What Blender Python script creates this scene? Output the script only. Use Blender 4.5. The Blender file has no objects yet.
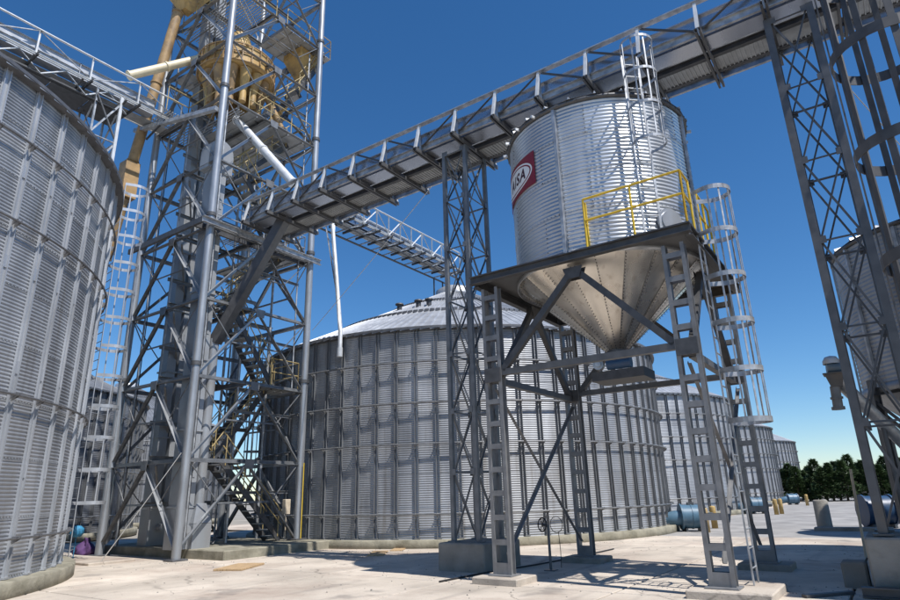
import bpy, bmesh, math, random
from mathutils import Vector as V, Matrix as M
random.seed(7)
R = math.radians
PI = math.pi
D = bpy.data
scene = bpy.context.scene
col = scene.collection

# ------------------------------------------------------------------ camera, sky, sun, exposure
CAM_H = 1.65
YAW, PITCH, ROLL = R(34.7), R(17.8), R(-1.55)
cd = D.cameras.new('camera'); cam = D.objects.new('camera', cd); col.objects.link(cam)
hd = V((-math.sin(YAW), math.cos(YAW), 0)); rt = V((math.cos(YAW), math.sin(YAW), 0)); zz = V((0, 0, 1))
fw = hd * math.cos(PITCH) + zz * math.sin(PITCH); up = -hd * math.sin(PITCH) + zz * math.cos(PITCH)
r2 = rt * math.cos(ROLL) + up * math.sin(ROLL); u2 = -rt * math.sin(ROLL) + up * math.cos(ROLL)
m = M((r2, u2, -fw)).transposed().to_4x4(); m.translation = (0, 0, CAM_H)
cam.matrix_world = m
cd.sensor_width = 36; cd.lens = 607 / 900 * 36; cd.clip_start = .1; cd.clip_end = 3000
scene.camera = cam

SUN_AZ, SUN_EL = R(-10), R(58.5)          # azimuth measured from +X towards +Y
world = D.worlds.new('World'); scene.world = world; world.use_nodes = True
wn = world.node_tree; wn.nodes.clear()
sky = wn.nodes.new('ShaderNodeTexSky'); sky.sky_type = 'NISHITA'; sky.sun_disc = False
sky.sun_elevation = SUN_EL; sky.sun_rotation = PI / 2 - SUN_AZ
sky.altitude = 300; sky.air_density = 1.0; sky.dust_density = 0; sky.ozone_density = 6
bg = wn.nodes.new('ShaderNodeBackground'); bg.inputs[1].default_value = .116
wo = wn.nodes.new('ShaderNodeOutputWorld')
hs_ = wn.nodes.new('ShaderNodeHueSaturation'); hs_.inputs['Saturation'].default_value = 1.2
wn.links.new(sky.outputs[0], hs_.inputs['Color']); wn.links.new(hs_.outputs[0], bg.inputs[0]); wn.links.new(bg.outputs[0], wo.inputs[0])
sl = D.lights.new('sun', 'SUN'); sl.energy = 5.0; sl.angle = R(.5); sl.color = (1, .965, .93)
so = D.objects.new('sun', sl); col.objects.link(so)
sd = V((math.cos(SUN_EL) * math.cos(SUN_AZ), math.cos(SUN_EL) * math.sin(SUN_AZ), math.sin(SUN_EL)))
so.rotation_euler = sd.to_track_quat('Z', 'Y').to_euler()
so.location = sd * 60
scene.view_settings.view_transform = 'Standard'; scene.view_settings.look = 'None'
scene.view_settings.exposure = 0.2; scene.view_settings.gamma = 1

# ------------------------------------------------------------------ materials
def mat(name, c, rough=.6, metal=0., var=.15, scale=3., stretch=(1, 1, 1), bump=0., bscale=30., c2=None, rvar=.1, dirt=None, spec=.5, dscale=.5, dlo=.5, dhi=.75, objvar=0., streak=None):
    mt = D.materials.new(name); mt.use_nodes = True
    nt = mt.node_tree; b = nt.nodes['Principled BSDF']; L = nt.links.new
    g = nt.nodes.new('ShaderNodeNewGeometry')
    mp = nt.nodes.new('ShaderNodeMapping'); mp.inputs['Scale'].default_value = stretch; L(g.outputs['Position'], mp.inputs[0])
    n = nt.nodes.new('ShaderNodeTexNoise'); n.inputs['Scale'].default_value = scale; n.inputs['Detail'].default_value = 5
    L(mp.outputs[0], n.inputs['Vector'])
    mx = nt.nodes.new('ShaderNodeMix'); mx.data_type = 'RGBA'
    lo = [max(0, x * (1 - var)) for x in c]; hi = [min(1, x * (1 + var)) for x in (c2 or c)]
    mx.inputs['A'].default_value = (*lo, 1); mx.inputs['B'].default_value = (*hi, 1)
    cr = nt.nodes.new('ShaderNodeMapRange'); cr.inputs['From Min'].default_value = .3; cr.inputs['From Max'].default_value = .7
    L(n.outputs['Fac'], cr.inputs[0]); L(cr.outputs[0], mx.inputs['Factor'])
    out = mx.outputs['Result']
    if dirt:
        n2 = nt.nodes.new('ShaderNodeTexNoise'); n2.inputs['Scale'].default_value = dscale; n2.inputs['Detail'].default_value = 7; n2.inputs['Roughness'].default_value = .65
        L(mp.outputs[0], n2.inputs['Vector'])
        r3 = nt.nodes.new('ShaderNodeMapRange'); r3.inputs['From Min'].default_value = dlo; r3.inputs['From Max'].default_value = dhi
        L(n2.outputs['Fac'], r3.inputs[0])
        m2 = nt.nodes.new('ShaderNodeMix'); m2.data_type = 'RGBA'; m2.inputs['B'].default_value = (*dirt, 1)
        L(r3.outputs[0], m2.inputs['Factor']); L(out, m2.inputs['A']); out = m2.outputs['Result']
    if streak:
        ms = nt.nodes.new('ShaderNodeMapping'); ms.inputs['Scale'].default_value = (1, 1, .07); L(g.outputs['Position'], ms.inputs[0])
        n3 = nt.nodes.new('ShaderNodeTexNoise'); n3.inputs['Scale'].default_value = 7; n3.inputs['Detail'].default_value = 4; L(ms.outputs[0], n3.inputs['Vector'])
        r5 = nt.nodes.new('ShaderNodeMapRange'); r5.inputs['From Min'].default_value = .56; r5.inputs['From Max'].default_value = .74; r5.inputs['To Max'].default_value = .55; L(n3.outputs['Fac'], r5.inputs[0])
        m5 = nt.nodes.new('ShaderNodeMix'); m5.data_type = 'RGBA'; m5.inputs['B'].default_value = (*streak, 1); L(r5.outputs[0], m5.inputs['Factor']); L(out, m5.inputs['A']); out = m5.outputs['Result']
    if objvar:
        oi = nt.nodes.new('ShaderNodeObjectInfo'); r4 = nt.nodes.new('ShaderNodeMapRange'); r4.inputs['To Min'].default_value = 1 - objvar; r4.inputs['To Max'].default_value = 1 + objvar * .6
        L(oi.outputs['Random'], r4.inputs[0]); vm = nt.nodes.new('ShaderNodeVectorMath'); vm.operation = 'SCALE'; L(out, vm.inputs[0]); L(r4.outputs[0], vm.inputs['Scale']); out = vm.outputs[0]
    L(out, b.inputs['Base Color'])
    rr = nt.nodes.new('ShaderNodeMapRange'); rr.inputs['To Min'].default_value = max(.05, rough - rvar); rr.inputs['To Max'].default_value = min(1, rough + rvar)
    L(n.outputs['Fac'], rr.inputs[0]); L(rr.outputs[0], b.inputs['Roughness'])
    b.inputs['Metallic'].default_value = metal
    b.inputs['Specular IOR Level'].default_value = spec
    if bump:
        nb = nt.nodes.new('ShaderNodeTexNoise'); nb.inputs['Scale'].default_value = bscale; nb.inputs['Detail'].default_value = 4
        L(g.outputs['Position'], nb.inputs['Vector'])
        bp = nt.nodes.new('ShaderNodeBump'); bp.inputs['Strength'].default_value = bump; bp.inputs['Distance'].default_value = .02
        L(nb.outputs['Fac'], bp.inputs['Height']); L(bp.outputs[0], b.inputs['Normal'])
    return mt

m_bin = mat('galvanised_sheet', (.315, .328, .347), .50, .52, .14, 1.6, (1, 1, .25), c2=(.40, .413, .43), dirt=(.23, .22, .205), dscale=1.1, dlo=.54, dhi=.85, objvar=.16, streak=(.21, .195, .175))
m_bin_shade = mat('shade_toned_galvanised_sheet', (.17, .18, .195), .6, .3, .2, 1.6, (1, 1, .25), dirt=(.12, .115, .11), dscale=1.1, objvar=.12)  # bin sheet with shade put into its colour, for the two far-left bins
m_rib = mat('galvanised_stiffener', (.46, .475, .495), .42, .5, .15, 3, (1, 1, .3))
m_ring = mat('dark_galvanised_tube', (.16, .16, .165), .5, .5, .2, 6)
m_roof = mat('galvanised_roof', (.46, .47, .48), .45, .5, .14, 2)
m_hop = mat('bright_zinc_sheet', (.52, .54, .57), .33, .62, .10, 1.4, (1, 1, .4), c2=(.60, .62, .64), rvar=.06, objvar=.10)
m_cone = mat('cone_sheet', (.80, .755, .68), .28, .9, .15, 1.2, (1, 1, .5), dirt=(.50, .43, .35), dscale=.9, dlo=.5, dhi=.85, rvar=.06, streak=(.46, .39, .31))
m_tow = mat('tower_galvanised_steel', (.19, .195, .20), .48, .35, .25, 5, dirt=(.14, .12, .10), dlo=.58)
m_mid = mat('weathered_galvanised_steel', (.17, .18, .19), .5, .35, .2, 5)
m_leg = mat('mid_grey_steel', (.205, .206, .208), .5, .25, .2, 5, dirt=(.17, .145, .12), dlo=.58)
m_rib_shade = mat('shade_toned_stiffener', (.20, .207, .215), .5, .3, .2, 4, (1, 1, .3))  # galvanised ribs, colour darkened to stand in for shadow around the flanges
m_steel = mat('grey_painted_steel', (.10, .101, .104), .48, .25, .2, 5, dirt=(.16, .13, .10), dlo=.6)
m_dark = mat('dark_steel', (.078, .079, .082), .55, .3, .25, 6, dirt=(.11, .085, .06), dlo=.58)
m_zinc = mat('zinc_steel', (.34, .35, .36), .44, .5, .22, 6, c2=(.44, .45, .46))
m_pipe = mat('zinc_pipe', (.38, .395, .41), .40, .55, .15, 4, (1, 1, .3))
m_white = mat('pale_galvanised', (.62, .63, .63), .45, .3, .12, 5)
m_casing = mat('galvanised_casing', (.46, .48, .52), .26, .85, .12, 1.2, (1, .3, 1))
m_trunk = mat('elevator_casing', (.33, .345, .36), .42, .3, .14, 1.4, (1, 1, .3), dirt=(.30, .29, .28), dscale=1.)
m_tan = mat('tan_paint', (.40, .26, .12), .55, 0, .2, 3, dirt=(.20, .135, .08), dscale=1.6, dlo=.48, dhi=.7, streak=(.30, .22, .14), objvar=.12)
m_yel = mat('ochre_paint', (.50, .33, .12), .55, 0, .18, 3, dirt=(.24, .165, .085), dscale=1.6, dlo=.48, dhi=.7, streak=(.34, .25, .14), objvar=.12)
m_cream = mat('cream_paint', (.72, .62, .42), .4, 0, .1, 3, dirt=(.42, .34, .22), dlo=.6)
m_rail = mat('yellow_rail_paint', (.62, .42, .03), .4, 0, .12, 6)
m_oldrail = mat('faded_yellow_paint', (.38, .29, .13), .5, 0, .2, 6)
m_deck = mat('deck_plate', (.40, .41, .41), .5, .4, .2, 3)
m_conc = mat('footing_concrete', (.25, .235, .205), .9, 0, .2, 2.2, bump=.5, bscale=18, dirt=(.14, .125, .10), dscale=1.3, dlo=.5)
m_curb = mat('curb_concrete', (.27, .25, .19), .92, 0, .22, 3, bump=.6, bscale=14, dirt=(.13, .12, .08), dscale=1.6, dlo=.48)
m_slab = mat('yard_concrete', (.43, .39, .345), .88, 0, .16, .55, bump=.3, bscale=40, c2=(.52, .485, .44), dirt=(.25, .20, .165), dscale=.45, dlo=.5, dhi=.78)
def slab_material():
    mt = mat('yard_concrete', (.45, .392, .322), .88, 0, .14, .55, bump=.35, bscale=38, c2=(.56, .49, .405), dirt=(.35, .275, .22), dscale=.42, dlo=.48, dhi=.72, objvar=.09)
    nt = mt.node_tree; L = nt.links.new; b = nt.nodes['Principled BSDF']; cur = b.inputs['Base Color'].links[0].from_socket
    g = nt.nodes.new('ShaderNodeNewGeometry')
    def layer(cur, fac, colr):
        m_ = nt.nodes.new('ShaderNodeMix'); m_.data_type = 'RGBA'; m_.inputs['B'].default_value = (*colr, 1); L(fac, m_.inputs['Factor']); L(cur, m_.inputs['A']); return m_.outputs['Result']
    def noise(sc, lo, hi, det=6, mx=1., rough=.6, stretch=None):
        n = nt.nodes.new('ShaderNodeTexNoise'); n.inputs['Scale'].default_value = sc; n.inputs['Detail'].default_value = det; n.inputs['Roughness'].default_value = rough
        if stretch:
            mp = nt.nodes.new('ShaderNodeMapping'); mp.inputs['Scale'].default_value = stretch; L(g.outputs['Position'], mp.inputs[0]); L(mp.outputs[0], n.inputs['Vector'])
        else: L(g.outputs['Position'], n.inputs['Vector'])
        r_ = nt.nodes.new('ShaderNodeMapRange'); r_.inputs['From Min'].default_value = lo; r_.inputs['From Max'].default_value = hi; r_.inputs['To Max'].default_value = mx; L(n.outputs['Fac'], r_.inputs[0]); return r_.outputs[0]
    cur = layer(cur, noise(1.1, .57, .76, 7, .6), (.19, .155, .125))           # brown grain dust and dirt
    cur = layer(cur, noise(.8, .62, .68, 4, .45, .5), (.14, .125, .115))        # oil stains
    cur = layer(cur, noise(.5, .56, .74, 5, .45, .6, (4.5, .35, 1)), (.20, .175, .155))  # tyre-wise streaks along the yard
    cur = layer(cur, noise(26, .60, .72, 3, .55), (.22, .19, .16))            # grit
    v = nt.nodes.new('ShaderNodeTexVoronoi'); v.feature = 'DISTANCE_TO_EDGE'; v.inputs['Scale'].default_value = .42
    wn_ = nt.nodes.new('ShaderNodeTexNoise'); wn_.inputs['Scale'].default_value = 2.2; wn_.inputs['Detail'].default_value = 5; L(g.outputs['Position'], wn_.inputs['Vector'])
    ad = nt.nodes.new('ShaderNodeVectorMath'); ad.operation = 'MULTIPLY_ADD'; ad.inputs[1].default_value = (.5, .5, 0); L(wn_.outputs['Color'], ad.inputs[0]); L(g.outputs['Position'], ad.inputs[2]); L(ad.outputs[0], v.inputs['Vector'])
    r_ = nt.nodes.new('ShaderNodeMapRange'); r_.inputs['From Min'].default_value = .0; r_.inputs['From Max'].default_value = .010; r_.inputs['To Min'].default_value = .6; r_.inputs['To Max'].default_value = 0; L(v.outputs['Distance'], r_.inputs[0])
    mk = nt.nodes.new('ShaderNodeMath'); mk.operation = 'MULTIPLY'; L(r_.outputs[0], mk.inputs[0]); L(noise(.35, .45, .55), mk.inputs[1])
    cur = layer(cur, mk.outputs[0], (.10, .085, .07))
    L(cur, b.inputs['Base Color'])
    return mt
m_slab = slab_material()
m_ground = mat('dusty_ground', (.30, .275, .235), .95, 0, .2, .4, bump=.4, bscale=10, dirt=(.22, .2, .17), dscale=.12)
m_asph = mat('worn_asphalt', (.27, .26, .245), .9, 0, .15, .8, bump=.35, bscale=30, c2=(.33, .315, .295), dirt=(.19, .18, .17), dscale=.3)
m_blue = mat('blue_fan_paint', (.085, .165, .235), .42, 0, .15, 4, dirt=(.2, .2, .19), dlo=.62)
m_dblue = mat('shaded_fan_and_motor_blue', (.02, .06, .13), .45, 0, .15, 4)  # shade on the right-hand fan is put into this blue; also the gate motor
m_bol = mat('ochre_bollard_paint', (.40, .27, .10), .7, 0, .25, 5, dirt=(.3, .26, .2), dlo=.5)
m_wood = mat('weathered_wood', (.42, .29, .16), .85, 0, .25, 5, (6, 1, 1))
m_pale = mat('pale_wood', (.55, .46, .34), .85, 0, .2, 5, (6, 1, 1))
m_black = mat('black_rubber', (.018, .018, .019), .6, 0, .2, 8)
m_red = mat('sign_red', (.21, .012, .022), .4, 0, .06, 4)
m_letter = mat('sign_lettering', (.05, .008, .02), .4, 0, .06, 4)
m_signw = mat('sign_white', (.80, .80, .78), .4, 0, .04, 4)
m_purple = mat('purple_cloth', (.09, .04, .13), .8, 0, .3, 6)
m_cyan = mat('blue_cloth', (.03, .20, .36), .7, 0, .35, 12)
m_leaf = mat('conifer_leaf', (.03, .06, .018), .7, 0, .35, 4, c2=(.055, .10, .03))
m_bark = mat('bark', (.07, .05, .035), .9, 0, .3, 8)
m_wire = mat('steel_wire', (.6, .6, .58), .4, .4, .05, 4)
m_gun = mat('motor_grey', (.10, .11, .12), .5, .3, .2, 6)

# ------------------------------------------------------------------ geometry helpers
class MB:
    def __init__(s): s.v = []; s.f = []; s.sm = []
    def add(s, vs, fs, smooth=False):
        o = len(s.v); s.v += [tuple(x) for x in vs]
        for f in fs: s.f.append(tuple(i + o for i in f)); s.sm.append(smooth)
    def box(s, a, b):
        x0, y0, z0 = a; x1, y1, z1 = b
        s.add([(x0, y0, z0), (x1, y0, z0), (x1, y1, z0), (x0, y1, z0), (x0, y0, z1), (x1, y0, z1), (x1, y1, z1), (x0, y1, z1)],
              [(3, 2, 1, 0), (4, 5, 6, 7), (0, 1, 5, 4), (1, 2, 6, 5), (2, 3, 7, 6), (3, 0, 4, 7)])
    def cbox(s, a, b, c=.02):
        # chamfered box (vertical and top edges)
        x0, y0, z0 = a; x1, y1, z1 = b
        def ring(i, z): return [(x0 + i + c, y0 + i, z), (x1 - i - c, y0 + i, z), (x1 - i, y0 + i + c, z), (x1 - i, y1 - i - c, z), (x1 - i - c, y1 - i, z), (x0 + i + c, y1 - i, z), (x0 + i, y1 - i - c, z), (x0 + i, y0 + i + c, z)]
        vs = ring(0, z0) + ring(0, z1 - c) + ring(c * .8, z1)
        fs = [tuple(range(7, -1, -1)), tuple(range(16, 24))]
        for k in range(2):
            for i in range(8): fs.append((k * 8 + i, k * 8 + (i + 1) % 8, k * 8 + 8 + (i + 1) % 8, k * 8 + 8 + i))
        s.add(vs, fs)
    def ext(s, prof, p0, p1, upv=(0, 0, 1)):
        p0 = V(p0); p1 = V(p1); d = (p1 - p0).normalized(); u = V(upv)
        if abs(d.dot(u)) > .98: u = V((1, 0, 0)) if abs(d.x) < .9 else V((0, 1, 0))
        a = d.cross(u).normalized(); b = a.cross(d)
        n = len(prof)
        vs = [p0 + a * x + b * y for x, y in prof] + [p1 + a * x + b * y for x, y in prof]
        fs = [(i, (i + 1) % n, n + (i + 1) % n, n + i) for i in range(n)] + [tuple(range(n - 1, -1, -1)), tuple(range(n, 2 * n))]
        s.add(vs, fs)
    def tube(s, p0, p1, r, n=10, r1=None, caps=True):
        p0 = V(p0); p1 = V(p1); d = (p1 - p0).normalized(); u = V((0, 0, 1)) if abs(d.z) < .95 else V((1, 0, 0))
        a = d.cross(u).normalized(); b = a.cross(d); r1 = r if r1 is None else r1
        vs = []
        for p, q in ((p0, r), (p1, r1)):
            for i in range(n): t = 2 * PI * i / n; vs.append(p + (a * math.cos(t) + b * math.sin(t)) * q)
        s.add(vs, [(i, (i + 1) % n, n + (i + 1) % n, n + i) for i in range(n)], True)
        if caps: s.add(vs, [tuple(range(n - 1, -1, -1)), tuple(range(n, 2 * n))])
    def path(s, pts, r, n=8, closed=False):
        pts = [V(p) for p in pts]; k = len(pts); vs = []
        for i, p in enumerate(pts):
            if closed: d = (pts[(i + 1) % k] - pts[i - 1])
            else: d = pts[min(i + 1, k - 1)] - pts[max(i - 1, 0)]
            d.normalize(); u = V((0, 0, 1)) if abs(d.z) < .95 else V((1, 0, 0))
            a = d.cross(u).normalized(); b = a.cross(d)
            for j in range(n): t = 2 * PI * j / n; vs.append(p + (a * math.cos(t) + b * math.sin(t)) * r)
        fs = []
        for i in range(k if closed else k - 1):
            for j in range(n):
                i2 = (i + 1) % k; fs.append((i * n + j, i * n + (j + 1) % n, i2 * n + (j + 1) % n, i2 * n + j))
        s.add(vs, fs, True)
        if not closed: s.add(vs, [tuple(range(n - 1, -1, -1)), tuple(range((k - 1) * n, k * n))])
    def lathe(s, prof, c, n=24, a0=0, a1=2 * PI, smooth=True):
        # prof: list of (r,z); revolve about vertical axis through c
        full = abs(a1 - a0 - 2 * PI) < 1e-6; k = n if full else n + 1; m_ = len(prof); vs = []
        for i in range(k):
            t = a0 + (a1 - a0) * i / n; ct, st = math.cos(t), math.sin(t)
            for r, z in prof: vs.append((c[0] + r * ct, c[1] + r * st, c[2] + z))
        fs = []
        for i in range(n):
            i2 = (i + 1) % k
            for j in range(m_ - 1): fs.append((i * m_ + j, i2 * m_ + j, i2 * m_ + j + 1, i * m_ + j + 1))
        s.add(vs, fs, smooth)
    def mesh(s, name, mt, off=(0, 0, 0)):
        me = D.meshes.new(name); ox, oy, oz = off
        me.from_pydata([(x - ox, y - oy, z - oz) for x, y, z in s.v], [], s.f)
        me.polygons.foreach_set('use_smooth', s.sm); me.materials.append(mt); me.update()
        return me

def rect(w, h): return [(-w / 2, -h / 2), (w / 2, -h / 2), (w / 2, h / 2), (-w / 2, h / 2)]
def Lp(w, t=.012): return [(-w / 2, -w / 2), (w / 2, -w / 2), (w / 2, -w / 2 + t), (-w / 2 + t, -w / 2 + t), (-w / 2 + t, w / 2), (-w / 2, w / 2)]
def Cp(w, h, t=.014, s=1):
    p = [(-w / 2, -h / 2), (w / 2, -h / 2), (w / 2, -h / 2 + t), (-w / 2 + t, -h / 2 + t), (-w / 2 + t, h / 2 - t), (w / 2, h / 2 - t), (w / 2, h / 2), (-w / 2, h / 2)]
    return p if s > 0 else [(-x, y) for x, y in reversed(p)]
def Ip(w, h, t=.016): return [(-w / 2, -h / 2), (w / 2, -h / 2), (w / 2, -h / 2 + t), (t / 2, -h / 2 + t), (t / 2, h / 2 - t), (w / 2, h / 2 - t), (w / 2, h / 2), (-w / 2, h / 2), (-w / 2, h / 2 - t), (-t / 2, h / 2 - t), (-t / 2, -h / 2 + t), (-w / 2, -h / 2 + t)]

def thing(name, label, cat, loc=(0, 0, 0), group=None):
    o = D.objects.new(name, None); col.objects.link(o); o.location = loc; o.empty_display_size = .2
    o['label'] = label; o['category'] = cat
    if group: o['group'] = group
    o['base'] = 0; del o['base']
    return o
ORG = {}
def root_off(p):
    o = V((0, 0, 0))
    while p is not None: o += p.location; p = p.parent
    return o
def part(name, mb, mt, parent, kind=None):
    off = root_off(parent)
    o = D.objects.new(name, mb.mesh(name, mt, off)); col.objects.link(o); o.parent = parent
    if kind: o['kind'] = kind
    return o
def inst(name, me, parent, mx):
    o = D.objects.new(name, me); col.objects.link(o); o.parent = parent; o.matrix_local = mx
    return o
def solo(name, mb, mt, label, cat, loc=(0, 0, 0), group=None):
    o = D.objects.new(name, mb.mesh(name, mt, loc)); col.objects.link(o); o.location = loc
    o['label'] = label; o['category'] = cat
    if group: o['group'] = group
    return o
def struct(name, mb, mt, parent=None):
    o = D.objects.new(name, mb.mesh(name, mt)); col.objects.link(o); o.parent = parent
    if parent is None: o['kind'] = 'structure'
    return o
def bar(name, prof, p0, p1, mt, parent, upv=(0, 0, 1)):
    b = MB(); b.ext(prof, p0, p1, upv); return part(name, b, mt, parent)
def pipe(name, p0, p1, r, mt, parent, n=10):
    b = MB(); b.tube(p0, p1, r, n); return part(name, b, mt, parent)
def copy_tree(o, parent=None, loc=None):
    c = o.copy(); col.objects.link(c); c.parent = parent
    if loc is not None: c.location = loc
    for ch in list(o.children): copy_tree(ch, c)
    return c
def lerp(a, b, t): return V(a) * (1 - t) + V(b) * t

# ------------------------------------------------------------------ ground
g = MB(); S = 1200
g.add([(-S, -S, -.16), (S, -S, -.16), (S, S, -.16), (-S, S, -.16)], [(0, 1, 2, 3)]); struct('ground', g, m_ground)
yard = D.objects.new('concrete_yard', None); col.objects.link(yard); yard['kind'] = 'structure'
sj = [-31.24, -27.87, -24.5, -21.13, -17.76, -14.39, -11.02, -7.65, -4.28, -.91, 2.46, 5.83, 9.2]
tj = [-7.2, -2.7, 1.8, 6.3, 10.8, 15.3, 19.8, 24.3]
for i in range(len(sj) - 1):
    for j in range(len(tj) - 1):
        b = MB(); e = .023; h = random.uniform(-.004, .003)
        b.cbox((sj[i] + e, tj[j] + e, -.15), (sj[i + 1] - e, tj[j + 1] - e, h), .012)
        part('slab', b, m_slab, yard)
b = MB(); b.add([(-8.6, 24.32, -.012), (9, 24.32, -.012), (9, 160, -.012), (-8.6, 160, -.012)], [(0, 1, 2, 3)]); struct('road', b, m_asph)
b = MB(); b.add([(-40, 24.32, -.02), (-8.62, 24.32, -.02), (-8.62, 160, -.02), (-40, 160, -.02)], [(0, 1, 2, 3)]); struct('pavement', b, m_slab)

# ------------------------------------------------------------------ grain bins
def sheet_mesh(name, Rr, da, h, ncor, seg, amp, mt, bolts=0, per=6):
    b = MB(); rows = ncor * per; vs = []; fs = []
    for i in range(rows + 1):
        z = h * i / rows; r = Rr + amp * math.cos(2 * PI * i / per)
        for j in range(seg + 1):
            a = -da / 2 + da * j / seg; vs.append((r * math.cos(a), r * math.sin(a), z))
    for i in range(rows):
        for j in range(seg):
            q = i * (seg + 1) + j; fs.append((q, q + 1, q + seg + 2, q + seg + 1))
    b.add(vs, fs, True)
    for k in range(bolts):
        a = -da / 2 + da * (k + .5) / bolts; r0 = Rr + amp * .6; r1 = r0 + .022; z = .05; w = .013
        def P(r, x, zz_): return (r * math.cos(a) - x * math.sin(a), r * math.sin(a) + x * math.cos(a), zz_)
        b.add([P(r0, -w, z - w), P(r0, w, z - w), P(r0, w, z + w), P(r0, -w, z + w), P(r1, 0, z)], [(0, 1, 4), (1, 2, 4), (2, 3, 4), (3, 0, 4)])
    return b.mesh(name, mt)

def stiffener_mesh(Rr, z0, z1, w, dep, mt, back=True):
    # channel open to the outside: back plate, two flanges with small lips, splice plates
    b = MB()
    if back: b.box((Rr - .01, -w, z0), (Rr + .006, w, z1))
    for q in (-1, 1):
        b.box((Rr - .008, min(q * w * .62, q * (w * .62 + .011)), z0), (Rr + dep, max(q * w * .62, q * (w * .62 + .011)), z1))
        b.box((Rr + dep, min(q * w * .62, q * (w * .62 + .02)), z0), (Rr + dep + .008, max(q * w * .62, q * (w * .62 + .02)), z1))
    k = int((z1 - z0) / 2.2) if back else 0
    for i in range(1, k + 1):
        z = z0 + (z1 - z0) * i / (k + 1); b.box((Rr + .007, -w * .58, z - .13), (Rr + dep * .7, w * .58, z + .13))
    b.box((Rr - .02, -w * 1.1, z0 - .04), (Rr + dep + .03, w * 1.1, z0))
    return b.mesh('stiffener', mt)

def ring_part(root, c, Rr, z, n, mt, off=.16, tube=.028):
    b = MB(); b.path([(c[0] + (Rr + off) * math.cos(2 * PI * k / 120), c[1] + (Rr + off) * math.sin(2 * PI * k / 120), z) for k in range(120)], tube, 6, True)
    r = part('wind_ring', b, mt, root)
    q = MB()
    for k in range(n):
        a = 2 * PI * k / n + root['rib0']; ca, sa = math.cos(a), math.sin(a); pz = lambda rr, y, zz_: (c[0] + rr * ca - y * sa, c[1] + rr * sa + y * ca, zz_)
        for y in (-.05, .05):
            q.add([pz(Rr, y - .006, z - .11), pz(Rr, y + .006, z - .11), pz(Rr + off + .03, y + .006, z - .02), pz(Rr + off + .03, y - .006, z - .02),
                   pz(Rr, y - .006, z + .03), pz(Rr, y + .006, z + .03), pz(Rr + off + .03, y + .006, z + .04), pz(Rr + off + .03, y - .006, z + .04)],
                  [(0, 1, 2, 3), (7, 6, 5, 4), (0, 3, 7, 4), (1, 5, 6, 2), (3, 2, 6, 7), (0, 4, 5, 1)])
    part('ring_brackets', q, mt, r, 'stuff')

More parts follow.
